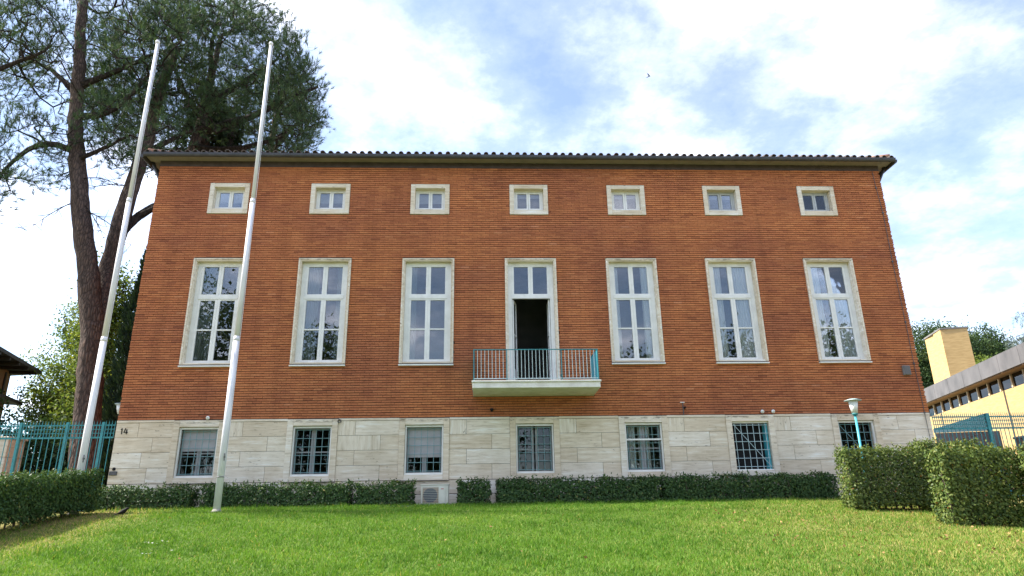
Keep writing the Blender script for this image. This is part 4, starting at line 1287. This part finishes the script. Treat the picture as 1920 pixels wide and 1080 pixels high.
def broadleaf(name, label, category, base, height_c, rad, seed, ntips, per_tip, leaf, mat, group=None, trunk_r=0.16, zmin=-0.9, extra=()):
    rng = np.random.default_rng(seed)
    T = Tree(rng)
    root = empty(name, base, label, category, group)
    cz = np.array(height_c, float)
    b0 = np.array(base, float)
    T.poly([b0, b0 * [1, 1, 0] + [0, 0, 0] + [0.1, 0, b0[2] + (cz[2] - b0[2]) * 0.45], cz + [0, 0, rad[2] * 0.4]], trunk_r, trunk_r * 0.35)
    chain = list(range(len(T.P)))
    tg = [ellipsoid_targets(ntips, cz, rad, rng, 0.4, zmin, 1.0)] + [ellipsoid_targets(n_, c_, r_e, rng, 0.4, -1, 1) for c_, r_e, n_ in extra]
    tips = T.grow(np.concatenate(tg), 0.45, 0.02, b0[2] + (cz[2] - rad[2] - b0[2]) * 0.6)
    r = T.radii(0.011, 0.46, trunk_r * 0.6)
    T.trunk('trunk', M['darkbark'], root, chain, r, base)
    T.wood('branches', M['darkbark'], root, r, base, 5, chain)
    P = np.array(T.P)[tips]
    P = np.repeat(P, per_tip, 0); n = len(P)
    clump = np.repeat(rng.normal(0.45, 0.22, len(tips)), per_tip)
    P = P + rng.normal(size=P.shape) * leaf * 1.9
    dirs = unit(rng.normal(size=P.shape) + np.array([0, 0, -0.15]))
    v = leaves(P, dirs, leaf * rng.uniform(0.7, 1.3, n), leaf * 0.6 * rng.uniform(0.7, 1.3, n), rng)
    np_mesh('crown', v, 4, np.clip(clump + rng.normal(0, 0.12, n), 0, 1), mat, root, base)
    return root


broadleaf('leafy_tree', 'sunlit light green leafy tree left of the forked pine', 'tree', (-20.6, 13.0, 0.3), (-20.7, 13.0, 5.6), (2.0, 1.8, 2.9), 41, 420, 40, 0.13, M['leaf'], 'leafy trees behind the left fence', 0.14, -1.0,
          extra=[((-20.6, 12.8, 8.8), (1.2, 1.0, 1.5), 90), ((-19.6, 12.6, 4.6), (2.0, 1.4, 3.0), 220)])
broadleaf('leafy_tree', 'yellowish green leafy tree between the forked pine and the brick wall', 'tree', (-16.8, 8.0, 0.3), (-16.9, 8.0, 7.6), (1.0, 1.0, 2.9), 42, 260, 40, 0.13, M['leaf'], 'leafy trees behind the left fence', 0.14, -1.0,
          extra=[((-16.6, 7.6, 3.6), (1.5, 1.2, 2.6), 200)])
broadleaf('understorey_bush', 'dark green bush low behind the left fence', 'bush', (-17.2, 5.2, 0.3), (-17.0, 5.2, 1.9), (2.4, 1.2, 1.5), 43, 360, 22, 0.14, M['leafdark'], 'bushes behind the left fence', 0.07, -1.0)
broadleaf('understorey_bush', 'dark green bush beside the house at the left picture edge', 'bush', (-21.9, 6.4, 0.3), (-21.4, 6.4, 2.5), (2.6, 1.2, 2.4), 44, 520, 22, 0.15, M['leafdark'], 'bushes behind the left fence', 0.07, -1.0)


def cypress(label, base, h, r, seed, n, group=None):
    rng = np.random.default_rng(seed)
    root = empty('cypress_tree', base, label, 'cypress', group)
    b = MB(); b.tube([base, (base[0], base[1], base[2] + h * 0.9)], [0.16, 0.03], 8); b.build('trunk', M['darkbark'], root, origin=base)
    z = rng.random(n) ** 0.9
    a = rng.random(n) * 2 * math.pi
    prof = np.interp(z, [0, 0.06, 0.3, 0.7, 0.92, 1.0], [0.65, 0.95, 1.0, 0.72, 0.34, 0.03])
    lump = 1 + 0.14 * np.sin(a * 5 + z * 23) + 0.10 * np.sin(a * 3 - z * 41)
    rr = r * prof * lump * (1 - 0.35 * rng.random(n) ** 2)
    p = np.stack([base[0] + rr * np.cos(a), base[1] + rr * np.sin(a), base[2] + z * h], 1)
    out = np.stack([np.cos(a), np.sin(a), np.full(n, 1.6)], 1)
    v = leaves(p, unit(out + rng.normal(size=(n, 3)) * 0.4), rng.uniform(0.16, 0.34, n), rng.uniform(0.05, 0.10, n), rng)
    np_mesh('crown', v, 4, np.clip(rng.normal(0.45, 0.25, n), 0, 1), M['cypress'], root, base)


cypress('tall dark green cypress against the building\'s left edge', (-13.75, 5.0, 0.3), 10.4, 0.95, 51, 15000)
cypress('lower dark cypress beside the tall one at the building\'s left edge', (-14.35, 6.6, 0.3), 7.2, 0.85, 52, 9000)

# trees beyond the right-hand building
for (lab, b_, c_, rd, sd_, n_, m_) in (
        ('dark green tree behind the yellow chimney tower', (34.2, 31, 0.3), (34.2, 31, 10.8), (2.9, 2.6, 3.2), 61, 420, M['leafdark']),
        ('round green tree right of the yellow chimney tower', (38.6, 32, 0.3), (38.7, 32, 10.6), (2.6, 2.4, 3.3), 62, 420, M['leafdark']),
        ('light green smaller tree just over the grey fascia', (35.2, 28, 0.3), (35.2, 28, 8.7), (1.9, 1.8, 1.6), 63, 260, M['leaf'])):
    broadleaf('background_tree', lab, 'tree', b_, c_, rd, sd_, n_, 75, 0.17, m_, 'trees behind the right building', 0.22, -1.0)


def cedar():
    rng = np.random.default_rng(71)
    base = (38.5, 23.0, 0.3)
    root = empty('cedar_tree', base, 'grey green weeping cedar at the right picture edge', 'cedar')
    T = Tree(rng)
    T.poly([base, (38.4, 23, 8), (38.3, 23, 17.4)], 0.4, 0.06)
    chain = list(range(len(T.P)))
    tips_p, tips_d = [], []
    for i in range(46):
        z = 6.9 + 9.5 * i / 46
        a = rng.random() * 2 * math.pi if i % 3 else rng.uniform(2.6, 3.7)
        L_ = (16.9 - z) * 0.50 + 0.9
        L_ = min(L_, 5.2)
        d = np.array([math.cos(a), math.sin(a), 0.12])
        st = T.nearest((38.4, 23, z)); p0 = np.array(T.P[st])
        pts = [p0 + d * L_ * u + np.array([0, 0, -0.28 * L_ * u * u]) for u in (0, 0.3, 0.6, 0.85, 1.0)]
        n0 = len(T.P); T.poly(pts, 0.06, 0.012, st)
        for q in range(n0, len(T.P)):
            for _ in range(5):
                tips_p.append(np.array(T.P[q]) + rng.normal(size=3) * [0.25, 0.25, 0.08]); tips_d.append((rng.normal() * 0.3, rng.normal() * 0.3, -1))
    r = T.radii(0.01, 0.4, 0.06)
    T.trunk('trunk', M['darkbark'], root, chain, r, base)
    T.wood('branches', M['darkbark'], root, r, base, 5, chain)
    tp = np.array(tips_p); td = unit(np.array(tips_d))
    k = 34
    tp2 = np.repeat(tp, k, 0); td2 = np.repeat(td, k, 0); n = len(tp2)
    p = tp2 + td2 * (rng.random(n)[:, None] * np.repeat(rng.uniform(0.3, 1.0, len(tp)), k)[:, None]) + rng.normal(size=(n, 3)) * 0.035
    v = blades(p, unit(td2 + rng.normal(size=(n, 3)) * 0.7), rng.uniform(0.10, 0.2, n), np.full(n, 0.03), rng)
    np_mesh('crown', v, 3, rng.random(n), M['cedar'], root, base)


cedar()

# trees behind the viewer, seen mirrored in the window panes
for (lab, b_, c_, rd, sd_) in (
        ('tall tree mirrored in the leftmost tall window', (-21, -27, -1.8), (-21, -27, 9.5), (4.6, 3.6, 6.8), 81),
        ('leafy tree mirrored in the second tall window from the left', (-12.5, -28, -1.8), (-12.5, -28, 7.2), (4.2, 3.4, 6.0), 82),
        ('low tree mirrored in the tall window left of the balcony', (-3.5, -30, -1.8), (-3.5, -30, 4.5), (4.4, 3.2, 4.6), 83),
        ('round tree mirrored in the tall window right of the balcony', (9.6, -28, -1.8), (9.6, -28, 6.0), (4.6, 3.2, 5.2), 84),
        ('round tree mirrored in the second tall window from the right', (17.6, -28, -1.8), (17.6, -28, 6.6), (4.4, 3.2, 5.6), 85),
        ('broad tree mirrored in the rightmost tall window', (26.5, -28, -1.8), (26.5, -28, 7.2), (5.0, 3.2, 6.2), 86)):
    broadleaf('garden_tree', lab, 'tree', b_, c_, rd, sd_, 420, 30, 0.30, M['leafdark'], 'trees mirrored in the windows', 0.3, -1.0)


# ------------------------------------------------------------------ hedges
def hedge(label, corners, seed, density, leaf, mat, group, stem_n=6, rag=0.06, gap=0.0, name='clipped_hedge', lift=0.0):
    """corners: list of (x0, x1, y0, y1, z0a, z1a, z0b, z1b): a box whose base/top run from its y0 end to its y1 end"""
    rng = np.random.default_rng(seed)
    first = corners[0]
    base = ((first[0] + first[1]) / 2, (first[2] + first[3]) / 2, first[4])
    root = empty(name, base, label, 'hedge', group)
    allv, alln = [], []
    for (x0, x1, y0, y1, za0, za1, zb0, zb1) in corners:
        vol = (x1 - x0) * (y1 - y0) * ((za1 - za0) + (zb1 - zb0)) / 2
        n = int(vol * density)
        u = rng.random((n, 3))
        # push leaves towards the skin
        skin = rng.random(n) < 0.5
        ax = rng.integers(0, 3, n)
        side = rng.random(n) < 0.5
        depth = rng.random(n) ** 1.5 * 0.22
        for a in range(3):
            m_ = skin & (ax == a)
            u[m_, a] = np.where(side[m_], depth[m_], 1 - depth[m_])
        X = x0 + (x1 - x0) * u[:, 0]; Y = y0 + (y1 - y0) * u[:, 1]
        z0 = za0 + (zb0 - za0) * u[:, 1]; z1 = za1 + (zb1 - za1) * u[:, 1]
        bumpy = rag * (np.sin(X * 5.1 + seed) + np.sin(Y * 6.3 + X * 2.2) + 0.8 * np.sin(X * 11.3 + 1))
        lo = lift * (0.6 + 0.8 * (np.sin(X * 3.7 + Y * 2.9 + seed) * 0.5 + 0.5))
        Z = z0 + lo + (z1 - z0 - lo + bumpy) * u[:, 2]
        p = np.stack([X, Y, Z], 1) + rng.normal(size=(n, 3)) * rag * 0.5
        cen = np.array([(x0 + x1) / 2, (y0 + y1) / 2, 0])
        keep = np.ones(n, bool)
        if gap: # thin patches
            g = np.sin(X * 4.3 + seed * 1.7) + np.sin(Z * 5.0 + X * 3.1 + Y * 2.0) + np.sin(X * 9.7 - Z * 6.1)
            keep = (g < 1.45) | (rng.random(n) > gap)
        p = p[keep]; n = len(p)
        out = (u[keep] - 0.5) * 2
        dist = (1 - np.abs(out)) * np.array([x1 - x0, y1 - y0, za1 - za0])      # the nearest face of the box
        face = np.eye(3)[np.argmin(dist, 1)] * np.sign(out)
        d = unit(face + np.array([0, 0, 0.2]) + rng.normal(size=(n, 3)) * 0.36)
        allv.append(flat_leaves(p, d, leaf * rng.uniform(0.7, 1.3, n), leaf * 0.62 * rng.uniform(0.7, 1.25, n), rng))
        tone = np.clip(rng.normal(0.42, 0.22, n), 0, 0.96)
        alln.append(np.where(rng.random(n) < 0.004, 1.0, tone))
    for (x0, x1, y0, y1, za0, za1, zb0, zb1) in corners:                     # stray shoots over the clipped top
        m_ = int((x1 - x0) * (y1 - y0) * 26)
        u = rng.random((m_, 2))
        root_p = np.stack([x0 + (x1 - x0) * u[:, 0], y0 + (y1 - y0) * u[:, 1], za1 + (zb1 - za1) * u[:, 1]], 1)
        up = unit(np.stack([rng.normal(size=m_) * 0.35, rng.normal(size=m_) * 0.35, np.ones(m_)], 1))
        hh = rng.uniform(0.03, 0.14, m_)
        k_ = 5
        q = np.repeat(root_p, k_, 0) + np.repeat(up, k_, 0) * (np.repeat(hh, k_) * np.tile(np.linspace(0.1, 1, k_), m_))[:, None]
        nn = len(q)
        allv.append(leaves(q, unit(np.repeat(up, k_, 0) * 0.6 + rng.normal(size=(nn, 3)) * 0.7), leaf * rng.uniform(0.6, 1.0, nn), leaf * 0.5 * rng.uniform(0.7, 1.2, nn), rng))
        alln.append(np.clip(rng.normal(0.68, 0.18, nn), 0, 0.96))
    np_mesh('foliage', np.concatenate(allv), 4, np.concatenate(alln), mat, root, base)
    b = MB()
    for (x0, x1, y0, y1, za0, za1, zb0, zb1) in corners:
        long_y = (y1 - y0) > (x1 - x0)
        cnt = max(2, int(stem_n * max(x1 - x0, y1 - y0)))
        for i in range(cnt):
            t = 0.07 + 0.86 * (i + rng.uniform(0.3, 0.7)) / cnt
            xx = (x0 + x1) / 2 + rng.normal() * 0.06 if long_y else x0 + (x1 - x0) * t
            yy = y0 + (y1 - y0) * t if long_y else (y0 + y1) / 2 + rng.normal() * 0.06
            f = (yy - y0) / (y1 - y0)
            zz0 = za0 + (zb0 - za0) * f - 0.06; hh = (za1 - za0)
            for q in range(3):
                e = np.array([xx, yy, zz0]) + np.array([rng.normal() * 0.14, rng.normal() * 0.12, hh * rng.uniform(0.6, 0.9)])
                mid = (np.array([xx, yy, zz0]) + e) / 2 + rng.normal(size=3) * 0.05
                b.tube([(xx, yy, zz0), mid.tolist(), e.tolist()], [0.016, 0.012, 0.006], 5)
    b.build('stems', M['twig'], root, origin=base)


GW = 'low hedges along the base of the building'
def wallhedge(x0, x1, ztop, label, seed, gap=0.0, y0=-1.05, y1=-0.42):
    za = float(lawn_z((x0 + x1) / 2, y0)) - 0.02
    hedge(label, [(x0, x1, y0, y1, za, ztop, za, ztop + 0.03)], seed, 9500, 0.068, M['hedge'], GW, 4, 0.035, gap, 'low_hedge')


wallhedge(-11.65, -9.05, 0.83, 'leftmost low dark hedge along the wall, beside the turquoise fence', 101)
wallhedge(-8.80, -4.95, 0.86, 'low dark hedge along the wall behind the free flagpole', 102, 0.2)
wallhedge(-4.86, -3.32, 0.86, 'low dark hedge section just left of the air conditioner', 103, 0.2)
wallhedge(-2.15, -1.30, 0.90, 'small low bush just right of the air conditioner', 104, 0.25)
wallhedge(-1.12, 3.25, 0.90, 'long low dark hedge under the middle barred windows', 105, 0.15)
wallhedge(3.32, 8.1, 0.93, 'low dark hedge running into the tall clipped hedge at right', 106, 0.08)
GR = 'tall clipped hedges at the right'
hedge('tall clipped hedge in front of the turquoise garden lamp', [(7.20, 9.15, -3.35, -2.75, 0.02, 1.42, 0.05, 1.45), (9.15, 10.6, -3.30, -2.70, -0.12, 1.56, -0.1, 1.58)], 111, 8500, 0.062, M['hedgelit'], GR, 5, 0.03, 0.25, lift=0.05)
hedge('nearest tall clipped hedge at the right with gaps between its leaves', [(8.02, 9.62, -5.6, -5.0, -0.40, 1.22, -0.34, 1.24)], 112, 7000, 0.068, M['hedgelit'], GR, 5, 0.03, 0.5, lift=0.06)
hedge('tall clipped hedge cut off by the right picture edge', [(9.66, 12.6, -6.3, -5.2, -0.46, 1.16, -0.34, 1.2)], 113, 6500, 0.068, M['hedgelit'], GR, 5, 0.03, 0.3, lift=0.04)
hedge('dark hedge on bare stems sloping down along the left fence', [(-11.75, -10.85, -7.6, -1.9, -0.40, 0.66, 0.24, 1.17)], 114, 7500, 0.068, M['hedge'], 'hedge at the left', 3, 0.04, 0.35, lift=0.10)

# ------------------------------------------------------------------ grass, daisies, fallen leaves
def grass():
    rng = np.random.default_rng(200)
    n = 330000
    y = -0.95 - 10.6 * rng.random(n) ** 1.15
    half_w = 0.80 * (y + 19.7) + 0.8
    x = -1.3 + (rng.random(n) * 2 - 1) * half_w
    keep = (x > -11.4) & (x < 11.0)
    # bare, dry patches along the left hedge and the right corner
    patch = np.sin(x * 1.3 + y * 0.7) + np.sin(x * 0.6 - y * 1.9 + 2) + 0.7 * np.sin(x * 3.1 + y * 2.7)
    dryL = np.clip((-8.7 - x) / 2.0, 0, 1); dryR = np.clip((x - 2.0 + (y + 6) * -0.35) / 6.0, 0, 1)
    dry = np.clip(np.maximum(dryL * 1.1, dryR), 0, 1)
    keep &= rng.random(n) > np.clip(dryL * 0.65 + 0.12 * (patch > 1.4), 0, 0.9)
    x, y, dry, patch = x[keep], y[keep], dry[keep], patch[keep]; n = len(x)
    z = lawn_z(x, y)
    d = unit(np.stack([rng.normal(size=n) * 0.55, rng.normal(size=n) * 0.55, np.ones(n)], 1))
    h = rng.uniform(0.035, 0.075, n) * (1 + 0.25 * np.sin(x * 2.3) * np.sin(y * 2.9))
    edge = np.clip((y + 1.5) / 0.6, 0, 1)
    h = h * (1 + 0.8 * edge)
    clump = np.sin(x * 6.1 + 2 * np.sin(y * 3.3)) * np.sin(y * 7.7 + 2 * np.sin(x * 2.9))
    h = h * np.where(clump > 0.72, 1.7, 1.0)
    tone = np.clip(rng.normal(0.40, 0.16, n) + 0.10 * patch * (0.6 + 0.4 * np.sin(y * 1.1 + x * 0.3)) - 0.16 * (clump > 0.72), 0, 0.88)
    v = blades(np.stack([x, y, z - 0.005], 1), d, h, rng.uniform(0.010, 0.018, n), rng)
    straw = rng.random(n) < (0.035 + 0.45 * dry)
    tone = np.where(straw, rng.uniform(0.82, 1.0, n), tone)
    o = np_mesh('grass', v, 3, tone, M['grass'])
    tag(o, 'short green grass blades covering the lawn', 'grass', kind='stuff')
    # daisies
    cx = np.array([(-7.4, -6.6), (-7.2, -6.5), (-6.9, -7.7)])
    p = np.repeat(cx, 5, 0) + rng.normal(size=(len(cx) * 5, 2)) * 0.14
    zz = lawn_z(p[:, 0], p[:, 1]) + 0.065
    base = np.stack([p[:, 0], p[:, 1], zz], 1)
    vv, = [[]]
    for k in range(6):
        a = k * math.pi / 3
        dd = unit(np.tile([math.cos(a), math.sin(a), 0.25], (len(base), 1)))
        vv.append(leaves(base, dd, np.full(len(base), 0.018), np.full(len(base), 0.012), rng))
    vv = np.concatenate(vv)
    o = np_mesh('daisies', vv, 4, np.zeros(len(vv) // 4), M['daisy'])
    tag(o, 'tiny white daisies scattered in the lawn', 'flowers', kind='stuff')
    # fallen leaves
    n = 260
    xx = np.where(rng.random(n) < 0.93, rng.uniform(3.5, 9.5, n), rng.uniform(-10.8, 4, n)); yy = rng.uniform(-9.5, -3.4, n)
    b0 = np.stack([xx, yy, lawn_z(xx, yy) + 0.045], 1)
    dd = unit(np.stack([rng.normal(size=n), rng.normal(size=n), rng.normal(size=n) * 0.25], 1))
    v = leaves(b0, dd, rng.uniform(0.04, 0.08, n), rng.uniform(0.03, 0.05, n), rng)
    o = np_mesh('fallen_leaves', v, 4, rng.random(n), M['deadleaf'])
    tag(o, 'dry brown leaves scattered over the lawn', 'leaves', kind='stuff')


grass()
b = MB(); b.box(-11.0, -3.2, -1.20, -1.10, 0.15, 0.30); b.box(-3.2, -2.2, -1.10, -1.02, 0.15, 0.285)
tag(b.build('kerb', M['kerb']), 'thin stone kerb between lawn and wall hedges', 'kerb', kind='structure')

# ------------------------------------------------------------------ the yellow brick building at the right
def wallpt(s, off, z):
    """s metres along the wall from its near end, off metres out from its face (towards the left)"""
    d = Vector((0.2401, 0.9707, 0)); nrm = Vector((-0.9707, 0.2401, 0))
    p = Vector((19.234 + 0.48, 4.738 - 0.12, 0)) + d * (s - 6.0) + nrm * off
    return (p.x, p.y, z)


def wbox(mb, s0, s1, o0, o1, z0, z1, rnd=0.5):
    mb.add([wallpt(s0, o0, z0), wallpt(s1, o0, z0), wallpt(s1, o1, z0), wallpt(s0, o1, z0), wallpt(s0, o0, z1), wallpt(s1, o0, z1), wallpt(s1, o1, z1), wallpt(s0, o1, z1)],
           [(0, 3, 2, 1), (4, 5, 6, 7), (0, 1, 5, 4), (1, 2, 6, 5), (2, 3, 7, 6), (3, 0, 4, 7)], rnd)
    return mb


yb = empty('yellow_building', wallpt(8, 0, 0.3), 'low yellow brick building with grey fascia and strip windows', 'building')
S1 = 24.0
wbox(MB(), 0, S1, -8.0, 0.0, 0.3, 4.70).build('wall', M['yellowbrick'], yb)
for s in (2.6, 9.4, 16.2): wbox(MB(), s, s + 0.12, -0.001, 0.012, 0.3, 4.69).build('expansion_joint', M['darkwood'], yb)
wbox(MB(), 0, S1, -8.0, -0.25, 4.705, 5.25).build('back_wall', M['darkwood'], yb)
wbox(MB(), -0.3, S1, -8.0, 0.42, 5.25, 5.34).build('soffit', M['rustwall'], yb)
wbox(MB(), -0.3, S1, -8.0, 0.38, 5.345, 5.99).build('roof_slab', M['panelgrey2'], yb)
s = -0.3
while s < S1:
    wbox(MB(), s + 0.01, s + 1.72, 0.39, 0.48, 5.30, 6.02, rnd=random.random()).build('fascia_panel', M['greypanel'], yb)
    s += 1.73
s = 0.2
while s < S1:
    w_ = wbox(MB(), s, s + 0.10, -0.10, 0.02, 4.705, 5.248).build('mullion', M['mullion'], yb)
    wbox(MB(), s + 0.10, s + 1.05, -0.06, -0.05, 4.705, 5.248).build('pane', M['darkglass'], yb)
    s += 1.05
ch = empty('chimney_tower', (21.8, 13.0, 5.9), 'square yellow brick chimney tower on the grey roof', 'chimney')
def quadbox(mb, c, z0, z1):
    mb.add([(x, y, z0) for x, y in c] + [(x, y, z1) for x, y in c], [(0, 1, 2, 3), (7, 6, 5, 4), (0, 4, 5, 1), (1, 5, 6, 2), (2, 6, 7, 3), (3, 7, 4, 0)])
    return mb
A_, B_, C2_ = (21.166, 11.888), (22.35, 11.60), (22.85, 13.60)
q0 = (21.166 + (22.85 - 22.35) * 0.45, 11.888 + 2.0 * 0.45)
D_ = (21.166 + 0.5, 11.888 + 2.0)
quadbox(MB(), [A_, B_, (B_[0] + 0.225, B_[1] + 0.90), (A_[0] + 0.225, A_[1] + 0.90)], 5.9, 8.42).build('shaft', M['yellowbrick'], ch)
quadbox(MB(), [(A_[0] + 0.30, A_[1] + 0.98), (B_[0] + 0.25, B_[1] + 0.98), (B_[0] + 0.5, B_[1] + 2.0), (A_[0] + 0.5, A_[1] + 2.0)], 5.9, 8.42).build('shaft', M['yellowbrick'], ch)
quadbox(MB(), [(A_[0] + 0.33, A_[1] + 0.90), (B_[0] + 0.2, B_[1] + 0.90), (B_[0] + 0.22, B_[1] + 0.98), (A_[0] + 0.35, A_[1] + 0.98)], 5.9, 8.40).build('groove', M['darkwood'], ch)
quadbox(MB(), [(A_[0] - 0.03, A_[1] - 0.03), (B_[0] + 0.03, B_[1] - 0.03), (B_[0] + 0.53, B_[1] + 2.03), (A_[0] + 0.47, A_[1] + 2.03)], 8.425, 8.50).build('coping', M['panelgrey2'], ch)
# annex with blue fascia, and low dark wall
ax = empty('blue_annex', (15.6, 4.0, 0.3), 'low annex with turquoise metal parapet behind the right fence', 'annex')
dA = Vector((0.2401, 0.9707, 0)); nA = Vector((-0.9707, 0.2401, 0)); oA = Vector((15.2, 2.3, 0))
def abox(s0, s1, o0, o1, z0, z1, z0b=None, z1b=None):
    z0b = z0 if z0b is None else z0b; z1b = z1 if z1b is None else z1b
    P_ = lambda s, o, z: tuple(oA + dA * s + nA * o + Vector((0, 0, z)))
    mb = MB()
    mb.add([P_(s0, o0, z0), P_(s1, o0, z0b), P_(s1, o1, z0b), P_(s0, o1, z0), P_(s0, o0, z1), P_(s1, o0, z1b), P_(s1, o1, z1b), P_(s0, o1, z1)],
           [(0, 3, 2, 1), (4, 5, 6, 7), (0, 1, 5, 4), (1, 2, 6, 5), (2, 3, 7, 6), (3, 0, 4, 7)])
    return mb
abox(0, 4.6, -0.08, 0.0, 2.42, 3.0, 2.85, 3.0).build('parapet', M['cyan'], ax)
abox(0.02, 4.6, -0.30, -0.03, 0.3, 2.41, 0.3, 2.84).build('wall', M['panelgrey2'], ax)
for i in range(4):
    for zz in (0.32, 1.02, 1.72):
        abox(0.05 + i * 1.14, 1.15 + i * 1.14, -0.028, -0.005, zz, zz + 0.66).build('stone_panel', M['panelgrey2'], ax)
for zz in (0.99, 1.69, 2.39): abox(0.0, 4.6, -0.029, -0.004, zz, zz + 0.025).build('joint', M['kerb'], ax)
lw = empty('low_stone_wall', (16.3, 1.2, 0.3), 'low dark stone wall behind the right fence by the yellow building', 'wall')
for i in range(5):
    one('wall_block', M['panelgrey2'], lw, 15.25 + i * 1.0, 16.24 + i * 1.0, 1.0, 1.4, 0.3, 2.05 + i * 0.10, bevel=0.01)
    one('coping_stone', M['kerb'], lw, 15.24 + i * 1.0, 16.235 + i * 1.0, 0.95, 1.45, 2.052 + i * 0.10, 2.12 + i * 0.10, bevel=0.01)

# ------------------------------------------------------------------ the ochre house at the left edge
lh = empty('eaved_house', (-22.5, 10.0, 0.3), 'ochre house with wide dark timber eaves at the left picture edge', 'house')
quadbox(MB(), [(-20.6, 3.5), (-22.62, 11.35), (-29.5, 12.6), (-29.5, 3.0)], 0.3, 6.48).build('wall', M['rustwall'], lh)
roofb = MB(); quadbox(roofb, [(-19.35, 3.0), (-21.67, 11.96), (-30.5, 13.6), (-30.5, 2.0)], 6.50, 6.64)
roofb.add([(-19.35, 3.0, 6.65), (-21.67, 11.96, 6.65), (-30.5, 13.6, 6.65), (-30.5, 2.0, 6.65), (-27.0, 7.5, 7.3)], [(0, 1, 4), (1, 2, 4), (2, 3, 4), (3, 0, 4)])
rf = roofb.build('roof', M['darkwood'], lh)
for i in range(9):
    f = (i + 0.4) / 9
    ex_, ey_ = -19.35 - 2.32 * f, 3.0 + 8.96 * f
    b = MB(); quadbox(b, [(ex_ - 0.03, ey_), (ex_ - 0.06, ey_ + 0.10), (ex_ - 1.12, ey_ - 0.17), (ex_ - 1.09, ey_ - 0.27)], 6.37, 6.495); b.build('rafter', M['darkwood'], rf)
for f in (0.80, 0.92):
    wx, wy = -20.6 - 2.02 * f, 3.5 + 7.85 * f
    b = MB(); quadbox(b, [(wx + 0.06, wy), (wx + 0.03, wy + 0.12), (wx - 0.02, wy + 0.11), (wx + 0.01, wy - 0.01)], 5.3, 6.36); b.build('corner_board', M['darkwood'], lh)
quadbox(MB(), [(-19.9, 3.4), (-22.0, 11.6), (-22.55, 11.3), (-20.55, 3.4)], 5.02, 5.16).build('balcony_slab', M['darkwood'], lh)
b = MB(); b.tube([(-21.9, 11.2, 5.16), (-21.9, 11.2, 5.38), (-21.75, 10.8, 5.38), (-21.75, 10.8, 5.16)], 0.025, 6); b.build('vent_pipe', M['darkmetal'], lh)

# ------------------------------------------------------------------ birds
def blackbird(p, label):
    t = empty('blackbird', p, label, 'bird')
    x, y, z = p
    rng = np.random.default_rng(5)
    b = MB()
    # facing right, body leaning up; one continuous skin from tail to bill
    ax_ = [(-0.17, 0.045), (-0.10, 0.065), (-0.06, 0.085), (-0.01, 0.105), (0.04, 0.13), (0.07, 0.155), (0.09, 0.175), (0.11, 0.18), (0.128, 0.178), (0.155, 0.172)]
    rr = [0.012, 0.012, 0.030, 0.052, 0.050, 0.034, 0.031, 0.028, 0.010, 0.002]
    b.tube([(x + a, y, z + c) for a, c in ax_], rr, 10)
    b.build('body', M['black'], t, smooth=True)
    for s in (-1, 1):
        b = MB(); b.tube([(x + 0.0, y + s * 0.018, z + 0.08), (x + 0.01, y + s * 0.02, z + 0.04), (x, y + s * 0.02, z)], 0.004, 5)
        b.tube([(x - 0.01, y + s * 0.02, z + 0.003), (x + 0.03, y + s * 0.02, z + 0.003)], 0.003, 4); b.build('leg', M['darkwood'], t)
        b = MB(); b.tube([(x + 0.05, y + s * 0.036, z + 0.125), (x - 0.02, y + s * 0.050, z + 0.10), (x - 0.10, y + s * 0.028, z + 0.068)], [0.012, 0.018, 0.004], 6); b.build('wing', M['black'], t, smooth=True)


blackbird((-9.73, -3.0, float(lawn_z(-9.73, -3.0)) + 0.03), 'blackbird standing on the grass before the leftmost low hedge')


def swift(p):
    t = empty('swift', p, 'dark swift with spread wings flying in the sky above the roof', 'bird')
    x, y, z = p
    f = Vector((0.75, 0.2, -0.5)).normalized()
    b = MB()
    b.tube([Vector(p) - f * 0.10, Vector(p) - f * 0.04, Vector(p), Vector(p) + f * 0.05, Vector(p) + f * 0.075], [0.006, 0.02, 0.028, 0.022, 0.006], 8)
    b.build('body', M['black'], t, smooth=True)
    for d1, d2 in (((-0.05, 0, 0.11), (-0.13, 0, 0.19)), ((-0.09, 0, -0.09), (-0.20, 0, -0.13))):
        r0 = Vector(p); a = r0 + Vector(d1); c = r0 + Vector(d2)
        b = MB(); b.tube([r0 + f * 0.02, a, c], [0.026, 0.018, 0.004], 6); b.build('wing', M['black'], t, smooth=True)
    b = MB(); b.tube([Vector(p) - f * 0.08, Vector(p) - f * 0.15 + Vector((0, 0, 0.01))], [0.012, 0.004], 5); b.build('tail', M['black'], t)


swift((7.83, 12.0, 23.12))
